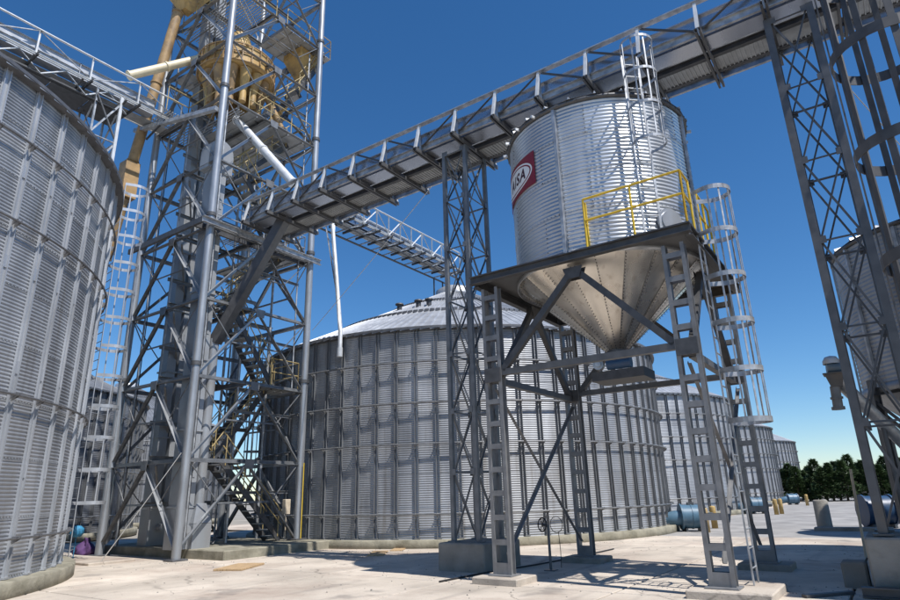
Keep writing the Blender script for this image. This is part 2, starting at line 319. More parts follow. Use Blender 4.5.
def grain_bin(c, Rr, zc, ze, nrib, rib0, rows, rings, label, cor, bolts, roof_split=True, slope=26, ncurb=True, ribw=.08, ribd=.055, amp=.0065, rmt=None, roff=.19, rtub=.042, smt=None):
    root = thing('grain_bin', label, 'grain bin', (c[0], c[1], 0), 'corrugated steel grain bins')
    root['rib0'] = rib0
    # curb
    b = MB(); b.lathe([(Rr + .02, -.1), (Rr + .36, -.1), (Rr + .36, zc - .03), (Rr + .33, zc), (Rr - .4, zc)], (c[0], c[1], 0), 96); part('curb', b, m_curb, root)
    ns = nrib // 3; da = 2 * PI / ns; h = (ze - zc) / rows
    shm = sheet_mesh('wall_sheet', Rr, da + .004, h + .02, cor, 6, amp, m_bin, bolts)
    for j in range(rows):
        for i in range(ns):
            a = rib0 + da * (i + (.5 if j % 2 else 1.0 / 6 + .5)) + (0 if j % 2 else da / 6)
            inst('wall_sheet', shm, root, M.Translation((0, 0, zc + j * h - .005)) @ M.Rotation(a, 4, 'Z') @ M.Scale(1 + (.0004 if (i + j) % 2 else 0), 4))
    st = stiffener_mesh(Rr + .012, zc + .05, ze - .02, ribw, ribd, smt or m_rib, smt is None)
    for k in range(nrib): inst('stiffener', st, root, M.Rotation(rib0 + 2 * PI * k / nrib, 4, 'Z'))
    for z in rings: ring_part(root, c, Rr + .02, z, nrib, rmt or m_rib, roff, rtub)
    # roof
    tn = math.tan(R(slope)); rp = Rr + .18; ri = .9; zt = ze + .05
    nr = nrib * 2; dr = 2 * PI / nr
    def wedge(b, a, k):
        ca0, sa0 = math.cos(a - dr / 2), math.sin(a - dr / 2); ca1, sa1 = math.cos(a + dr / 2), math.sin(a + dr / 2)
        cm, sm = math.cos(a), math.sin(a); zo = zt - .08; zi = zt + (Rr - ri) * tn
        P = lambda r, cc, ss, z: (r * cc, r * ss, z)
        b.add([P(rp, ca0, sa0, zo), P(rp, ca1, sa1, zo + .045), P(ri, ca1, sa1, zi), P(ri, ca0, sa0, zi)], [(0, 1, 2, 3)])
        # standing rib along one edge
        e = .035; hh = .06; t0 = (-sa0, ca0)
        Q = lambda r, x, z: (r * ca0 - x * sa0, r * sa0 + x * ca0, z)
        b.add([Q(rp, -e, zo), Q(rp, e, zo), Q(rp, 0, zo + hh), Q(ri, -e * .5, zi), Q(ri, e * .5, zi), Q(ri, 0, zi + hh)], [(0, 1, 2), (0, 2, 5, 3), (1, 4, 5, 2), (3, 5, 4)])
        # turned-down eave lip
        b.add([P(rp, ca0, sa0, zo), P(rp, ca1, sa1, zo + .045), P(rp + .01, ca1, sa1, zo - .025), P(rp + .01, ca0, sa0, zo - .07)], [(0, 3, 2, 1)])
    if roof_split:
        b = MB(); wedge(b, 0, 0); me = b.mesh('roof_panel', m_roof)
        for k in range(nr): inst('roof_panel', me, root, M.Rotation(rib0 + dr * k, 4, 'Z'))
    else:
        b = MB()
        for k in range(nr): wedge(b, rib0 + dr * k, k)
        o = D.objects.new('roof', b.mesh('roof', m_roof)); col.objects.link(o); o.parent = root
    for fr in (.36, .68):
        rr = Rr * (1 - fr * .92); b = MB(); z = zt + (Rr - rr) * tn + .035
        for k in range(nr):
            a = rib0 + dr * k
            q = [(c[0] + r_ * math.cos(t), c[1] + r_ * math.sin(t), zz_) for t in (a - dr * .36, a + dr * .36) for r_, zz_ in ((rr + .07, z - .07 * tn), (rr + .07, z - .07 * tn + .10), (rr - .05, z + .05 * tn + .10), (rr - .05, z + .05 * tn))]
            b.add(q, [(0, 1, 2, 3), (7, 6, 5, 4), (0, 4, 5, 1), (1, 5, 6, 2), (2, 6, 7, 3)])
        part('roof_ring', b, m_ring, root)
    b = MB(); zp = zt + (Rr - ri) * tn
    b.lathe([(ri + .15, zp - .12), (ri + .15, zp + .25), (ri - .1, zp + .42), (0, zp + .55)], (c[0], c[1], 0), 24); part('peak_cap', b, m_roof, root)
    b = MB()
    b.lathe([(Rr + .2, ze - .05), (Rr + .2, ze + .03)], (c[0], c[1], 0), 96); b.lathe([(Rr - .03, ze - .1), (Rr + .2, ze - .06)], (c[0], c[1], 0), 96)
    part('eave_trim', b, m_ring, root)
    return root

LB = (-21.1, .1)
left_bin = grain_bin(LB, 8.5, .3, 10.3, 66, R(1.2), 9, (1.05, 3.76, 7.15, 8.9), 'tall corrugated grain bin filling the left edge with a dark conveyor above it', 15, 26, ribw=.075, ribd=.04, amp=.008, rmt=m_ring, roff=.13, rtub=.026)
B1 = (-17.45, 25.7); R0 = R(-60.4)
rg = (1.06, 3.36, 4.78, 6.25)
bin1 = grain_bin(B1, 9.5, .26, 7.55, 81, R0, 7, rg, 'broad corrugated grain bin with conical ribbed roof directly behind the hopper stand', 14, 0, ribw=.08, ribd=.065, smt=m_rib_shade, rmt=m_tow, rtub=.032)
bin2 = grain_bin((-18.1, 46.6), 9.5, .26, 7.55, 81, R0, 7, rg, 'second grain bin of the receding row, partly hidden by the first', 14, 0, roof_split=False, ribw=.08, ribd=.065, smt=m_rib_shade, rmt=m_tow, rtub=.032)
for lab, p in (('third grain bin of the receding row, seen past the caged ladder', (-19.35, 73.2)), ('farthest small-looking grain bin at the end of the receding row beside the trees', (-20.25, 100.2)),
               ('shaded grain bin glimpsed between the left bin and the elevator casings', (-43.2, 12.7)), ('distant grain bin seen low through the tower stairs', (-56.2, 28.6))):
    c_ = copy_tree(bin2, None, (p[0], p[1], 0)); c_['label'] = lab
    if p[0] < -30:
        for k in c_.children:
            if k.name.startswith(('wall_sheet', 'roof')) and k.material_slots: k.material_slots[0].link = 'OBJECT'; k.material_slots[0].material = m_bin_shade
# vents and small things on the first bin's roof
for k, (a, rr) in enumerate(((-87, 5.0), (-76, 4.9), (-70, 4.9))):
    z = 7.6 + (9.5 - rr) * math.tan(R(26)); p = (B1[0] + rr * math.cos(R(a)), B1[1] + rr * math.sin(R(a)), z)
    b = MB(); b.tube((p[0], p[1], z - .1), (p[0], p[1], z + .3), .12, 10); b.lathe([(.2, .28), (.19, .34), (0, .4)], p, 10); part('roof_vent', b, m_dark, bin1)
# ------------------------------------------------------------------ caged ladders
rung_cache = {}
def caged_ladder(name, label, P, zb, zt, out, width=.42, cage=None, step=.3, mt=m_zinc, hoop_step=1.0, depth=.72, strips=7, sw=.035, hh=.06, group='caged access ladders', root=None, rail=.022):
    # P: (x,y) of ladder centre line, out: direction (unit, xy) the cage bulges to
    if root is None: root = thing(name, label, 'ladder', (P[0], P[1], zb), group)
    o = V((out[0], out[1], 0)).normalized(); sdv = V((-o.y, o.x, 0)); c = V((P[0], P[1], 0))
    for q in (-1, 1):
        b = MB(); a = c + sdv * q * width / 2; b.ext(rect(.05, .022), (a.x, a.y, zb), (a.x, a.y, zt), o); part('rail', b, mt, root)
    key = (round(width, 2), mt.name)
    if key not in rung_cache:
        b = MB(); b.tube((-width / 2, 0, 0), (width / 2, 0, 0), .014, 6); rung_cache[key] = b.mesh('rung', mt)
    k = 0; z = zb + .25
    while z < zt - .05:
        inst('rung', rung_cache[key], root, M.Translation((0, 0, z - zb)) @ M.Rotation(math.atan2(sdv.y, sdv.x), 4, 'Z')); z += step
    if cage:
        z0, z1 = cage; n = max(2, round((z1 - z0) / hoop_step)) + 1; rw = depth / 2
        def hp(t):  # t 0..1 along the hoop
            a = R(-118) + R(236) * t
            return c + o * (depth * .5 + rw * math.cos(a) + .02) + sdv * rw * math.sin(a)
        ends = [c + sdv * (-width / 2), c + sdv * (width / 2)]
        pts = [ends[0]] + [hp(i / 16) for i in range(17)] + [ends[1]]
        for i in range(n):
            z = z0 + (z1 - z0) * i / (n - 1); b = MB(); vs = []; fs = []
            for p in pts:
                dd = (p - (c + o * depth * .5)).normalized()
                for rr, zq in ((0, -hh / 2), (.008, -hh / 2), (.008, hh / 2), (0, hh / 2)):
                    w = p + dd * rr; vs.append((w.x, w.y, z + zq))
            for j in range(len(pts) - 1):
                for e in range(4): fs.append((j * 4 + e, (j + 1) * 4 + e, (j + 1) * 4 + (e + 1) % 4, j * 4 + (e + 1) % 4))
            b.add(vs, fs); part('cage_hoop', b, mt, root)
        for i in range(strips):
            t = (i + .6) / (strips + .2); p = hp(t); dd = (p - (c + o * depth * .5)).normalized(); p = p - dd * .012
            b = MB(); b.ext(rect(sw, .012), (p.x, p.y, z0 - hh / 2), (p.x, p.y, z1 + hh / 2), dd); part('cage_strip', b, mt, root)
    return root

caged_ladder('caged_ladder', 'tall pale caged ladder climbing beside the left grain bin', (-20.15, 9.12), .08, 12.2, (.12, .99), cage=(1.7, 12.25), mt=m_rib, hoop_step=1.0, hh=.1, strips=5, sw=.035, width=.55, depth=.85)
ladder_b1 = caged_ladder('caged_ladder', 'thin caged ladder on the shaded left side of the broad bin behind the tower', (B1[0] + 9.72 * math.cos(R(246)), B1[1] + 9.72 * math.sin(R(246))), .3, 8.4, (math.cos(R(246)), math.sin(R(246))), cage=(2.6, 8.4), mt=m_zinc)

# ------------------------------------------------------------------ elevator tower
TS0, TS1, TT0, TT1 = -22.3, -17.8, 11.15, 15.75
LV = [.28, 2.9, 5.55, 8.2, 10.85, 13.5, 16.2, 18.8, 21.4, 24.0, 26.6]
PLZ = .27
pl = MB(); pl.cbox((-23.4, 11.75, -.15), (-16.35, 16.2, PLZ), .03)
solo('concrete_plinth', pl, m_curb, 'low mossy concrete plinth under the elevator tower', 'plinth', (-20, 14, 0))
pl = MB(); pl.cbox((-24.6, 9.3, -.15), (-19.1, 10.65, .07), .02)
solo('concrete_step', pl, m_slab, 'thin pale concrete step between left bin and tower', 'step', (-21, 10, 0))
tw = thing('elevator_tower', 'tall square steel lattice tower holding the bucket elevators, stairs and spouts', 'tower', (-20, 13.4, 0))
corner = {'a': (TS1, TT0), 'b': (TS1, TT1), 'c': (TS0, TT0), 'd': (TS0, TT1)}
for k, (x, y) in corner.items():
    z0 = 0 if k in 'ac' else PLZ
    b = MB(); b.tube((x, y, z0), (x, y, 27.5), .135, 14); lg = part('leg', b, m_pipe, tw)
    for z in LV[2::2]:
        b = MB(); b.tube((x, y, z + .32), (x, y, z + .44), .175, 14); part('flange', b, m_steel, lg)
    b = MB(); b.cbox((x - .25, y - .25, z0), (x + .25, y + .25, z0 + .05), .01); part('base_plate', b, m_steel, lg)
faces = [('c', 'a', (0, -1, 0)), ('a', 'b', (1, 0, 0)), ('b', 'd', (0, 1, 0)), ('d', 'c', (-1, 0, 0))]
for f0, f1, nrm in faces:
    p = V((*corner[f0], 0)); q = V((*corner[f1], 0)); d = (q - p).normalized(); p = p + d * .13; q = q - d * .13; mid = (p + q) / 2
    for i in range(1, len(LV)):
        z = V((0, 0, LV[i])); zl = V((0, 0, LV[i - 1] + (.1 if i == 1 else .08)))
        bar('beam', Lp(.13, .014), p + z, q + z, m_tow, tw)
        mt = m_tow if nrm[0] != 1 else m_tow
        for e in (p, q):
            if nrm == (1, 0, 0) and i == 4 and e is q: pass
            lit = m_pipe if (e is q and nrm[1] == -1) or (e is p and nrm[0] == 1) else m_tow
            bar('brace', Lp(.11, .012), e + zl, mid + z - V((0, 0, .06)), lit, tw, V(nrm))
        bar('half_beam', Lp(.06, .008), lerp(p, mid, .52) + V((0, 0, (LV[i] + LV[i - 1]) / 2)), lerp(q, mid, .52) + V((0, 0, (LV[i] + LV[i - 1]) / 2)), m_tow, tw)
        # thin secondary braces
        bar('tie_rod', rect(.03, .03), lerp(e + zl, mid + z, .5) if False else lerp(p + zl, mid + z, .5), p + z - V((0, 0, .05)), m_tow, tw)
        bar('tie_rod', rect(.03, .03), lerp(q + zl, mid + z, .5), q + z - V((0, 0, .05)), m_tow, tw)
        b = MB(); a = mid + z; t = d * .2; n3 = V(nrm) * .075
        vs = [a - t + n3 + V((0, 0, .06)), a + t + n3 + V((0, 0, .06)), a + t * .8 + n3 - V((0, 0, .24)), a - t * .8 + n3 - V((0, 0, .24))]
        vs += [v + V(nrm) * .012 for v in vs]
        b.add(vs, [(0, 1, 2, 3), (7, 6, 5, 4), (0, 4, 5, 1), (1, 5, 6, 2), (2, 6, 7, 3), (3, 7, 4, 0)]); part('gusset_plate', b, m_tow, tw)
# interior struts (plan bracing) at every second level
for i in range(1, len(LV)):
    z = LV[i] - .02
    bar('plan_beam', Cp(.09, .16), (TS0, 13.1, z), (TS1, 13.1, z), m_tow, tw)
    bar('plan_beam', Cp(.09, .16), (-19.9, TT0, z + .17), (-19.9, TT1, z + .17), m_tow, tw)
# decks
def deck(root, x0, y0, x1, y1, z, mt=m_deck, n=4, open_=False):
    w = (x1 - x0) / n
    for k in range(n):
        b = MB()
        if open_:
            nb = int((y1 - y0) / .11)
            for j in range(nb): yy = y0 + (y1 - y0) * (j + .5) / nb; b.box((x0 + k * w + .01, yy - .017, z), (x0 + (k + 1) * w - .01, yy + .017, z + .03))
        else: b.box((x0 + k * w + .01, y0, z), (x0 + (k + 1) * w - .01, y1, z + .012))
        for j in range(0 if open_ else 4):
            yy = y0 + (y1 - y0) * (j + .5) / 4; b.box((x0 + k * w + .01, yy - .02, z - .05), (x0 + (k + 1) * w - .01, yy + .02, z - .002))
        part('deck_plate', b, mt, root)
def railing(root, pts, z, mt, h=1.05, post=1.1, r=.021, mids=(.55,)):
    pts = [V((p[0], p[1], z)) for p in pts]
    for a, b_ in zip(pts, pts[1:]):
        for hh in (h,) + tuple(mids): pipe('handrail', a + V((0, 0, hh)), b_ + V((0, 0, hh)), r, mt, root, 7)
        n = max(1, round((b_ - a).length / post))
        for k in range(n + 1):
            q = lerp(a, b_, k / n); pipe('rail_post', q, q + V((0, 0, h)), r, mt, root, 7)
deck(tw, -22.0, 14.1, -18.0, 15.6, 10.9); deck(tw, -19.0, 12.3, -18.0, 14.08, 10.9, n=2, open_=True)
deck(tw, -22.3, 10.4, -20.4, 12.4, 16.25, open_=True); deck(tw, -20.38, 11.95, -18.2, 12.4, 16.25, open_=True); deck(tw, -21.9, 12.42, -18.0, 15.6, 16.25)
deck(tw, -22.0, 11.4, -20.9, 15.5, 18.85, n=2); deck(tw, -19.9, 14.0, -18.0, 16.6, 21.45); deck(tw, -22.0, 11.4, -18.0, 13.4, 21.45, open_=True)
deck(tw, -19.4, 14.3, -17.95, 15.6, 5.58, n=2); deck(tw, -19.4, 11.95, -18.6, 12.6, 2.93, n=2); deck(tw, -19.4, 11.95, -18.6, 12.6, 8.23, n=2); deck(tw, -19.4, 14.3, -17.95, 15.6, 13.53, n=2)
railing(tw, [(-22.3, 10.4), (-22.3, 12.3)], 16.26, m_oldrail); railing(tw, [(-20.4, 10.4), (-20.4, 11.3), (-18.2, 11.3)], 16.26, m_oldrail)
railing(tw, [(-18.0, 12.4), (-18.0, 15.6), (-21.8, 15.6)], 16.26, m_oldrail); railing(tw, [(-18.05, 14.0), (-18.05, 16.6), (-19.9, 16.6)], 21.46, m_oldrail)
railing(tw, [(-22, 11.45), (-18.05, 11.45), (-18.05, 13.4)], 21.46, m_oldrail); railing(tw, [(-18.0, 14.3), (-18.0, 15.6), (-19.4, 15.6)], 5.59, m_oldrail)
railing(tw, [(-18.8, 11.97), (-19.4, 11.97), (-19.4, 12.6)], 2.94, m_oldrail); railing(tw, [(-18.8, 11.97), (-19.4, 11.97), (-19.4, 12.6)], 8.24, m_oldrail); railing(tw, [(-18.0, 11.5), (-18.0, 15.6), (-22, 15.6)], 10.91, m_zinc)
# bright channel frame at the bridge level
for y0, y1 in ((10.7, 16.1),):
    bar('platform_channel', Cp(.1, .22), (-17.55, y0, 10.86), (-17.55, y1, 10.86), m_zinc, tw); bar('platform_channel', Cp(.1, .22, s=-1), (-18.15, y0, 10.86), (-18.15, y1, 10.86), m_steel, tw)
bar('platform_channel', Cp(.1, .2), (-17.6, 10.75, 10.86), (-22.4, 10.75, 10.86), m_steel, tw)
bar('plan_beam', rect(.16, .16), (-17.85, 10.95, 15.5), (-22.55, 10.35, 16.1), m_zinc, tw)
# stairs
tread = MB(); tread.box((-.38, -.13, -.02), (.38, .13, .02)); tread_me = tread.mesh('tread', m_deck)
def flight(x, y0, z0, y1, z1, w=.76):
    st = MB()
    for q in (-1, 1): st.ext(rect(.04, .2), (x + q * w / 2, y0, z0), (x + q * w / 2, y1, z1))
    s = part('stair_flight', st, m_dark, tw); n = 12
    for k in range(1, n + 1):
        t = (k - .5) / n; inst('tread', tread_me, s, M.Translation(V((x, y0 + (y1 - y0) * t, z0 + (z1 - z0) * t + .02)) - root_off(s)))
    for q in (-1, 1):
        xx = x + q * (w / 2 + .03)
        for hh in (.5, .95): b = MB(); b.tube((xx, y0, z0 + hh), (xx, y1, z1 + hh), .02, 7); part('handrail', b, m_oldrail, s)
        for t in (.05, .35, .65, .95):
            p = V((xx, y0 + (y1 - y0) * t, z0 + (z1 - z0) * t)); b = MB(); b.tube(p, p + V((0, 0, .95)), .018, 7); part('rail_post', b, m_oldrail, s)
for i, (x, a, c, e, f) in enumerate(((-18.45, 15.2, .3, 12.6, 2.9), (-19.0, 12.55, 2.9, 14.6, 5.55), (-18.45, 14.5, 5.55, 12.5, 8.2), (-19.0, 12.5, 8.2, 14.9, 10.9), (-18.45, 14.8, 10.9, 12.5, 13.5), (-19.0, 12.5, 13.5, 14.9, 16.2), (-18.7, 13.0, 16.2, 15.2, 18.8), (-18.7, 15.0, 18.8, 16.4, 21.4))):
    flight(x, a, c, e, f)
# conduits, cable runs and an inner ladder
for x, y, z0, z1, r in ((-17.95, 11.45, .3, 16.2, .03), (-18.05, 11.55, .3, 10.8, .02), (-21.9, 11.45, .3, 21, .035), (-22.05, 11.6, .3, 16, .02), (-18.9, 13.6, .3, 18, .045), (-20.3, 13.9, .3, 21, .05), (-20.3, 11.4, 3, 16.2, .03), (-18.1, 15.4, 5.6, 21, .03), (-22.0, 15.3, .3, 24, .04), (-21.2, 15.2, .3, 13, .06), (-19.6, 15.4, .3, 16, .05)):
    pipe('conduit', (x, y, z0), (x, y, z1), r, m_zinc if r > .025 else m_dark, tw, 7)
for z in (1.6, 4.3, 7.0, 9.6, 12.3, 14.9, 17.5):
    bar('cable_tray', Cp(.05, .14), (-20.75, 11.5, z), (-20.75, 15.5, z), m_tow, tw); bar('cable_tray', Cp(.05, .1), (-18.25, 13.0, z + .3), (-18.25, 15.6, z + .3), m_tow, tw)
for k in range(9):
    z = LV[k] + .05; bar('inner_brace', Lp(.06, .008), (-18.9, 13.1, z), (-20.9, 15.6, z + 2.5), m_tow, tw); bar('inner_brace', Lp(.06, .008), (-21.9, 13.1, z), (-19.9, 11.4, z + 2.5), m_tow, tw)
# bucket elevators
def trunk_elevator(label, s0, s1, t0, t1, ztop):
    e = thing('bucket_elevator', label, 'elevator', ((s0 + s1) / 2, (t0 + t1) / 2, PLZ), 'bucket elevators in the tower')
    mid = (t0 + t1) / 2
    for a, c in ((t0, mid - .06), (mid + .06, t1)):
        z = 1.5; k = 0
        while z < ztop:
            b = MB(); b.box((s0, a, z + .012), (s1, c, min(z + 2.36, ztop))); cs = part('casing_section', b, m_trunk, e)
            b = MB(); b.box((s0 - .045, a - .045, z - .03), (s1 + .045, c + .045 if c < mid else c + .045, z + .03)); part('flange', b, m_trunk, cs)
            if k % 2 == 0:
                b = MB(); b.box((s1 + .003, a + .08, z + .9), (s1 + .02, c - .08, z + 1.5)); part('inspection_door', b, m_trunk, cs)
            z += 2.36; k += 1
    b = MB(); b.box((s0 - .02, t0 - .02, PLZ), (s1 + .02, t1 + .1, 1.46)); b.tube((s0 - .2, mid, .85), (s1 + .25, mid, .85), .12, 12); part('boot', b, m_trunk, e)
    b = MB(); b.box((s0 - .06, t0 - .2, ztop + .01), (s1 + .06, t1 + .2, ztop + .8)); b.tube((s0 - .085, mid, ztop + .82), (s1 + .085, mid, ztop + .82), (t1 - t0) / 2 + .17, 20); part('head', b, m_trunk, e)
    return e
trunk_elevator('left pair of grey bucket elevator casings rising inside the tower', -21.5, -21.0, 12.0, 12.8, 25.5)
trunk_elevator('right pair of grey bucket elevator casings nearest the front tower leg', -18.75, -18.3, 11.3, 11.9, 13.3)
# distributor
dc = (-19.55, 12.75); DZ = -.75
ds = thing('grain_distributor', 'round ochre distributor drum high inside the tower with spouts fanning below', 'distributor', (dc[0], dc[1], 18.9))
b = MB(); b.lathe([(0, 18.5), (1.4, 18.5), (1.5, 18.56), (1.5, 19.35), (.6, 20.2), (.35, 20.9), (0, 20.9)], (dc[0], dc[1], 0), 36, smooth=False); part('drum', b, m_yel, ds)
for k in range(26):
    a = 2 * PI * k / 26; b = MB(); b.ext(rect(.035, .08), (dc[0] + 1.53 * math.cos(a), dc[1] + 1.53 * math.sin(a), 18.56), (dc[0] + 1.53 * math.cos(a), dc[1] + 1.53 * math.sin(a), 19.35), (math.cos(a), math.sin(a), 0)); part('drum_rib', b, m_tan, ds)
for z in (18.54, 18.95, 19.34):
    b = MB(); b.path([(dc[0] + 1.55 * math.cos(2 * PI * k / 40), dc[1] + 1.55 * math.sin(2 * PI * k / 40), z) for k in range(40)], .03, 6, True); part('drum_hoop', b, m_tan, ds)
for k in range(13):
    a = 2 * PI * k / 13 + .2; L = (1.5, 1.9, 1.7)[k % 3]; c_, s_ = math.cos(a), math.sin(a)
    b = MB(); b.tube((dc[0] + 1.12 * c_, dc[1] + 1.12 * s_, 18.5), (dc[0] + .98 * c_, dc[1] + .98 * s_, 18.5 - L * .6), .26, 10, .14, False)
    b.tube((dc[0] + .98 * c_, dc[1] + .98 * s_, 18.5 - L * .6), (dc[0] + 1.0 * c_, dc[1] + 1.0 * s_, 18.5 - L), .14, 12); part('outlet_spout', b, m_tan if k % 4 else m_yel, ds)
def spout(name, label, pts, r, mt, flmt=None, cat='spout'):
    o = thing(name, label, cat, pts[-1], 'grain spouts on the tower'); pts = [V(p) for p in pts]
    for a, c in zip(pts, pts[1:]):
        b = MB(); b.tube(a, c, r, 14); part('pipe_run', b, mt, o)
        d = (c - a).normalized()
        for q in (a + d * .05, lerp(a, c, .5), c - d * .05): b = MB(); b.tube(q - d * .03, q + d * .03, r + .035, 14); part('flange', b, flmt or mt, o)
    return o
o = spout('grain_spout', 'long cream spout running from the distributor to the left conveyor', [(-20.6, 11.75, 19.65), (-21.4, 9.25, 17.55)], .17, m_cream)
o = spout('grain_spout', 'fat tan spout descending along the left tower leg', [(-21.6, 10.95, 22.05), (-22.4, 10.37, 14.6)], .2, m_tan)
b = MB(); b.box((-22.75, 10.05, 13.0), (-22.2, 10.6, 14.55)); b.tube((-22.5, 10.3, 13.0), (-23.2, 10.3, 10.6), .2, 12); part('diverter_box', b, m_tan, o)
spout('grain_spout', 'white spout slanting down from the tower deck to the conveyor bridge', [(-18.9, 12.5, 16.3), (-15.6, 12.85, 12.45)], .16, m_white)
spout('grain_spout', 'ochre spout crossing behind the elevator casings', [(-21.2, 13.9, 15.6), (-23.2, 13.0, 12.6)], .18, m_yel)
spout('grain_spout', 'bent ochre spout below the small right hopper', [(-19.05, 15.7, 20.0), (-19.2, 15.5, 19.2), (-20.0, 14.7, 17.6)], .13, m_yel)
spout('grain_spout', 'tan spout hanging from the distributor beside the deck railing', [(-18.6, 13.4, 18.2), (-18.3, 14.3, 16.5)], .14, m_tan)
hp = thing('surge_hopper', 'ochre surge hopper at the very top of the tower, left side', 'hopper', (-21.4, 11.4, 22.1), 'surge hoppers on the tower')
b = MB()
def frustum(b, c, z0, w0, z1, w1):
    vs = [(c[0] + sx * w0, c[1] + sy * w0, z0) for sx, sy in ((-1, -1), (1, -1), (1, 1), (-1, 1))] + [(c[0] + sx * w1, c[1] + sy * w1, z1) for sx, sy in ((-1, -1), (1, -1), (1, 1), (-1, 1))]
    b.add(vs, [(0, 1, 5, 4), (1, 2, 6, 5), (2, 3, 7, 6), (3, 0, 4, 7), (3, 2, 1, 0), (4, 5, 6, 7)])
frustum(b, (-21.4, 11.2), 22.1, .2, 23.4, .95); part('hopper_cone', b, m_yel, hp)
b = MB(); b.box((-22.35, 10.25, 23.41), (-20.45, 12.15, 24.8)); part('hopper_body', b, m_yel, hp)
hp = thing('surge_hopper', 'small ochre hopper near the right tower leg below the top stairs', 'hopper', (-18.95, 15.8, 20.0), 'surge hoppers on the tower')
b = MB(); frustum(b, (-18.95, 15.7), 20.0, .16, 21.1, .6); part('hopper_cone', b, m_yel, hp)
b = MB(); b.box((-19.55, 15.1, 21.11), (-18.35, 16.3, 21.42)); part('hopper_body', b, m_yel, hp)
# brown downspout from the bridge to the boot
o = thing('downspout', 'thick grey-brown downspout leaning from bridge into the tower then dropping vertically', 'spout', (-18.4, 12.1, .9))
bar('spout_run', rect(.34, .34), (-15.85, 12.85, 11.3), (-18.35, 12.12, 6.9), m_steel, o)
b = MB(); b.tube((-18.37, 12.1, 7.0), (-18.37, 12.1, 1.5), .17, 14); part('spout_run', b, m_trunk, o)
b = MB(); frustum(b, (-18.37, 12.1), PLZ, .32, 1.0, .32); frustum(b, (-18.37, 12.1), 1.01, .32, 1.6, .17); part('boot', b, m_trunk, o)
# clutter on the plinth
o = solo('pump_unit', (lambda b: (b.tube((-18.9, 11.5 + .6, PLZ), (-18.9, 12.1, 1.15), .09, 10), b.box((-19.3, 12.0, PLZ), (-18.95, 12.3, .62)), b.tube((-18.9, 12.1, 1.1), (-18.5, 11.9, 1.25), .06, 8), b)[-1])(MB()), m_zinc, 'small grey pump and stub pipes on the plinth behind the front leg', 'pump', (-18.9, 12.1, PLZ))
for (x, y, w, lab) in ((-17.98, 15.35, .16, 'small pale control box beside the right tower leg'),):
    b = MB(); b.cbox((x - .08, y - .12, 1.15), (x + .08, y + .12, 1.65), .01); b.tube((x, y, PLZ), (x, y, 1.15), .02, 6); solo('control_box', b, m_pale, lab, 'control box', (x, y, PLZ))
b = MB(); b.tube((-17.58, 15.72, PLZ), (-17.58, 15.72, 2.9), .02, 8); solo('yellow_conduit', b, m_rail, 'thin yellow conduit running up the right tower leg', 'conduit', (-17.58, 15.72, PLZ))
# clutter low down at the left
b = MB(); b.lathe([(0, 0), (.55, 0), (.62, .18), (.5, .42), (.22, .56), (.1, .66), (.16, .74), (0, .7)], (0, 0, 0), 36)
for i, v in enumerate(b.v):
    k = 1 + .16 * math.sin(5 * math.atan2(v[1], v[0]) + 9 * v[2]) + .1 * math.sin(11 * math.atan2(v[1], v[0]) - 15 * v[2]); b.v[i] = (v[0] * k * .8 - 23.3, v[1] * k * .55 + 11.2, v[2] * .62 * (1 + .25 * math.cos(3 * math.atan2(v[1], v[0]))) + .0)
solo('purple_sack', b, m_purple, 'crumpled purple sack on the ground behind the left ladder', 'sack', (-23.3, 11.2, 0))
b = MB(); b.lathe([(0, -.17), (.12, -.15), (.19, -.04), (.18, .07), (.1, .16), (0, .19)], (0, 0, 0), 32)
for i, v in enumerate(b.v):
    k = 1 + .2 * math.sin(7 * math.atan2(v[1], v[0]) + 14 * v[2]); b.v[i] = (v[0] * k - 21.25, v[1] * k + 9.85, v[2] + .86)
b.tube((-21.25, 9.85, .07), (-21.25, 9.85, .72), .015, 6)
solo('blue_rag_bundle', b, m_cyan, 'bright blue rag bundle on a thin stick beside the left ladder', 'rag bundle', (-21.25, 9.85, .07))

# ------------------------------------------------------------------ left catwalk (along +Y) and its conveyor
def truss_catwalk(name, label, s_near, s_far, t0, t1, zdeck, zrail, mt, mt2, pitch, root=None):
    r = thing(name, label, 'catwalk', ((s_near + s_far) / 2, t0, zdeck), 'conveyor catwalks along the bins')
    n = round((t1 - t0) / pitch)
    for s in (s_near, s_far):
        bar('top_rail', Lp(.09, .012), (s, t0, zrail), (s, t1, zrail), mt, r); bar('bottom_chord', Cp(.06, .1), (s, t0, zdeck), (s, t1, zdeck), mt, r)
        for k in range(n + 1):
            t = t0 + (t1 - t0) * k / n
            bar('post', Lp(.07, .01), (s, t, zdeck + .05), (s, t, zrail - .035), mt, r)
            if k < n:
                a, c = ((t, zdeck + .06), (t0 + (t1 - t0) * (k + 1) / n, zrail - .05)) if k % 2 else ((t, zrail - .05), (t0 + (t1 - t0) * (k + 1) / n, zdeck + .06))
                bar('diagonal', Lp(.045, .007), (s, a[0], a[1]), (s, c[0], c[1]), mt2, r)
    for k in range(n + 1):
        t = t0 + (t1 - t0) * k / n; bar('cross_member', Cp(.06, .1), (s_near + .25, t, zdeck - .1), (s_far - .25, t, zdeck - .1), m_dark, r)
    for k in range(n):
        a, c = t0 + (t1 - t0) * k / n, t0 + (t1 - t0) * (k + 1) / n
        b = MB(); b.box((s_far + .06, a + .01, zdeck - .045), (s_far + (s_near - s_far) * .5, c - .01, zdeck - .02)); part('deck_plate', b, m_deck, r)
    return r
lc = truss_catwalk('catwalk', 'pale railed catwalk running over the left bin into the tower', -20.9, -22.1, -1.0, 11.3, 16.2, 17.2, m_white, m_zinc, 1.75)
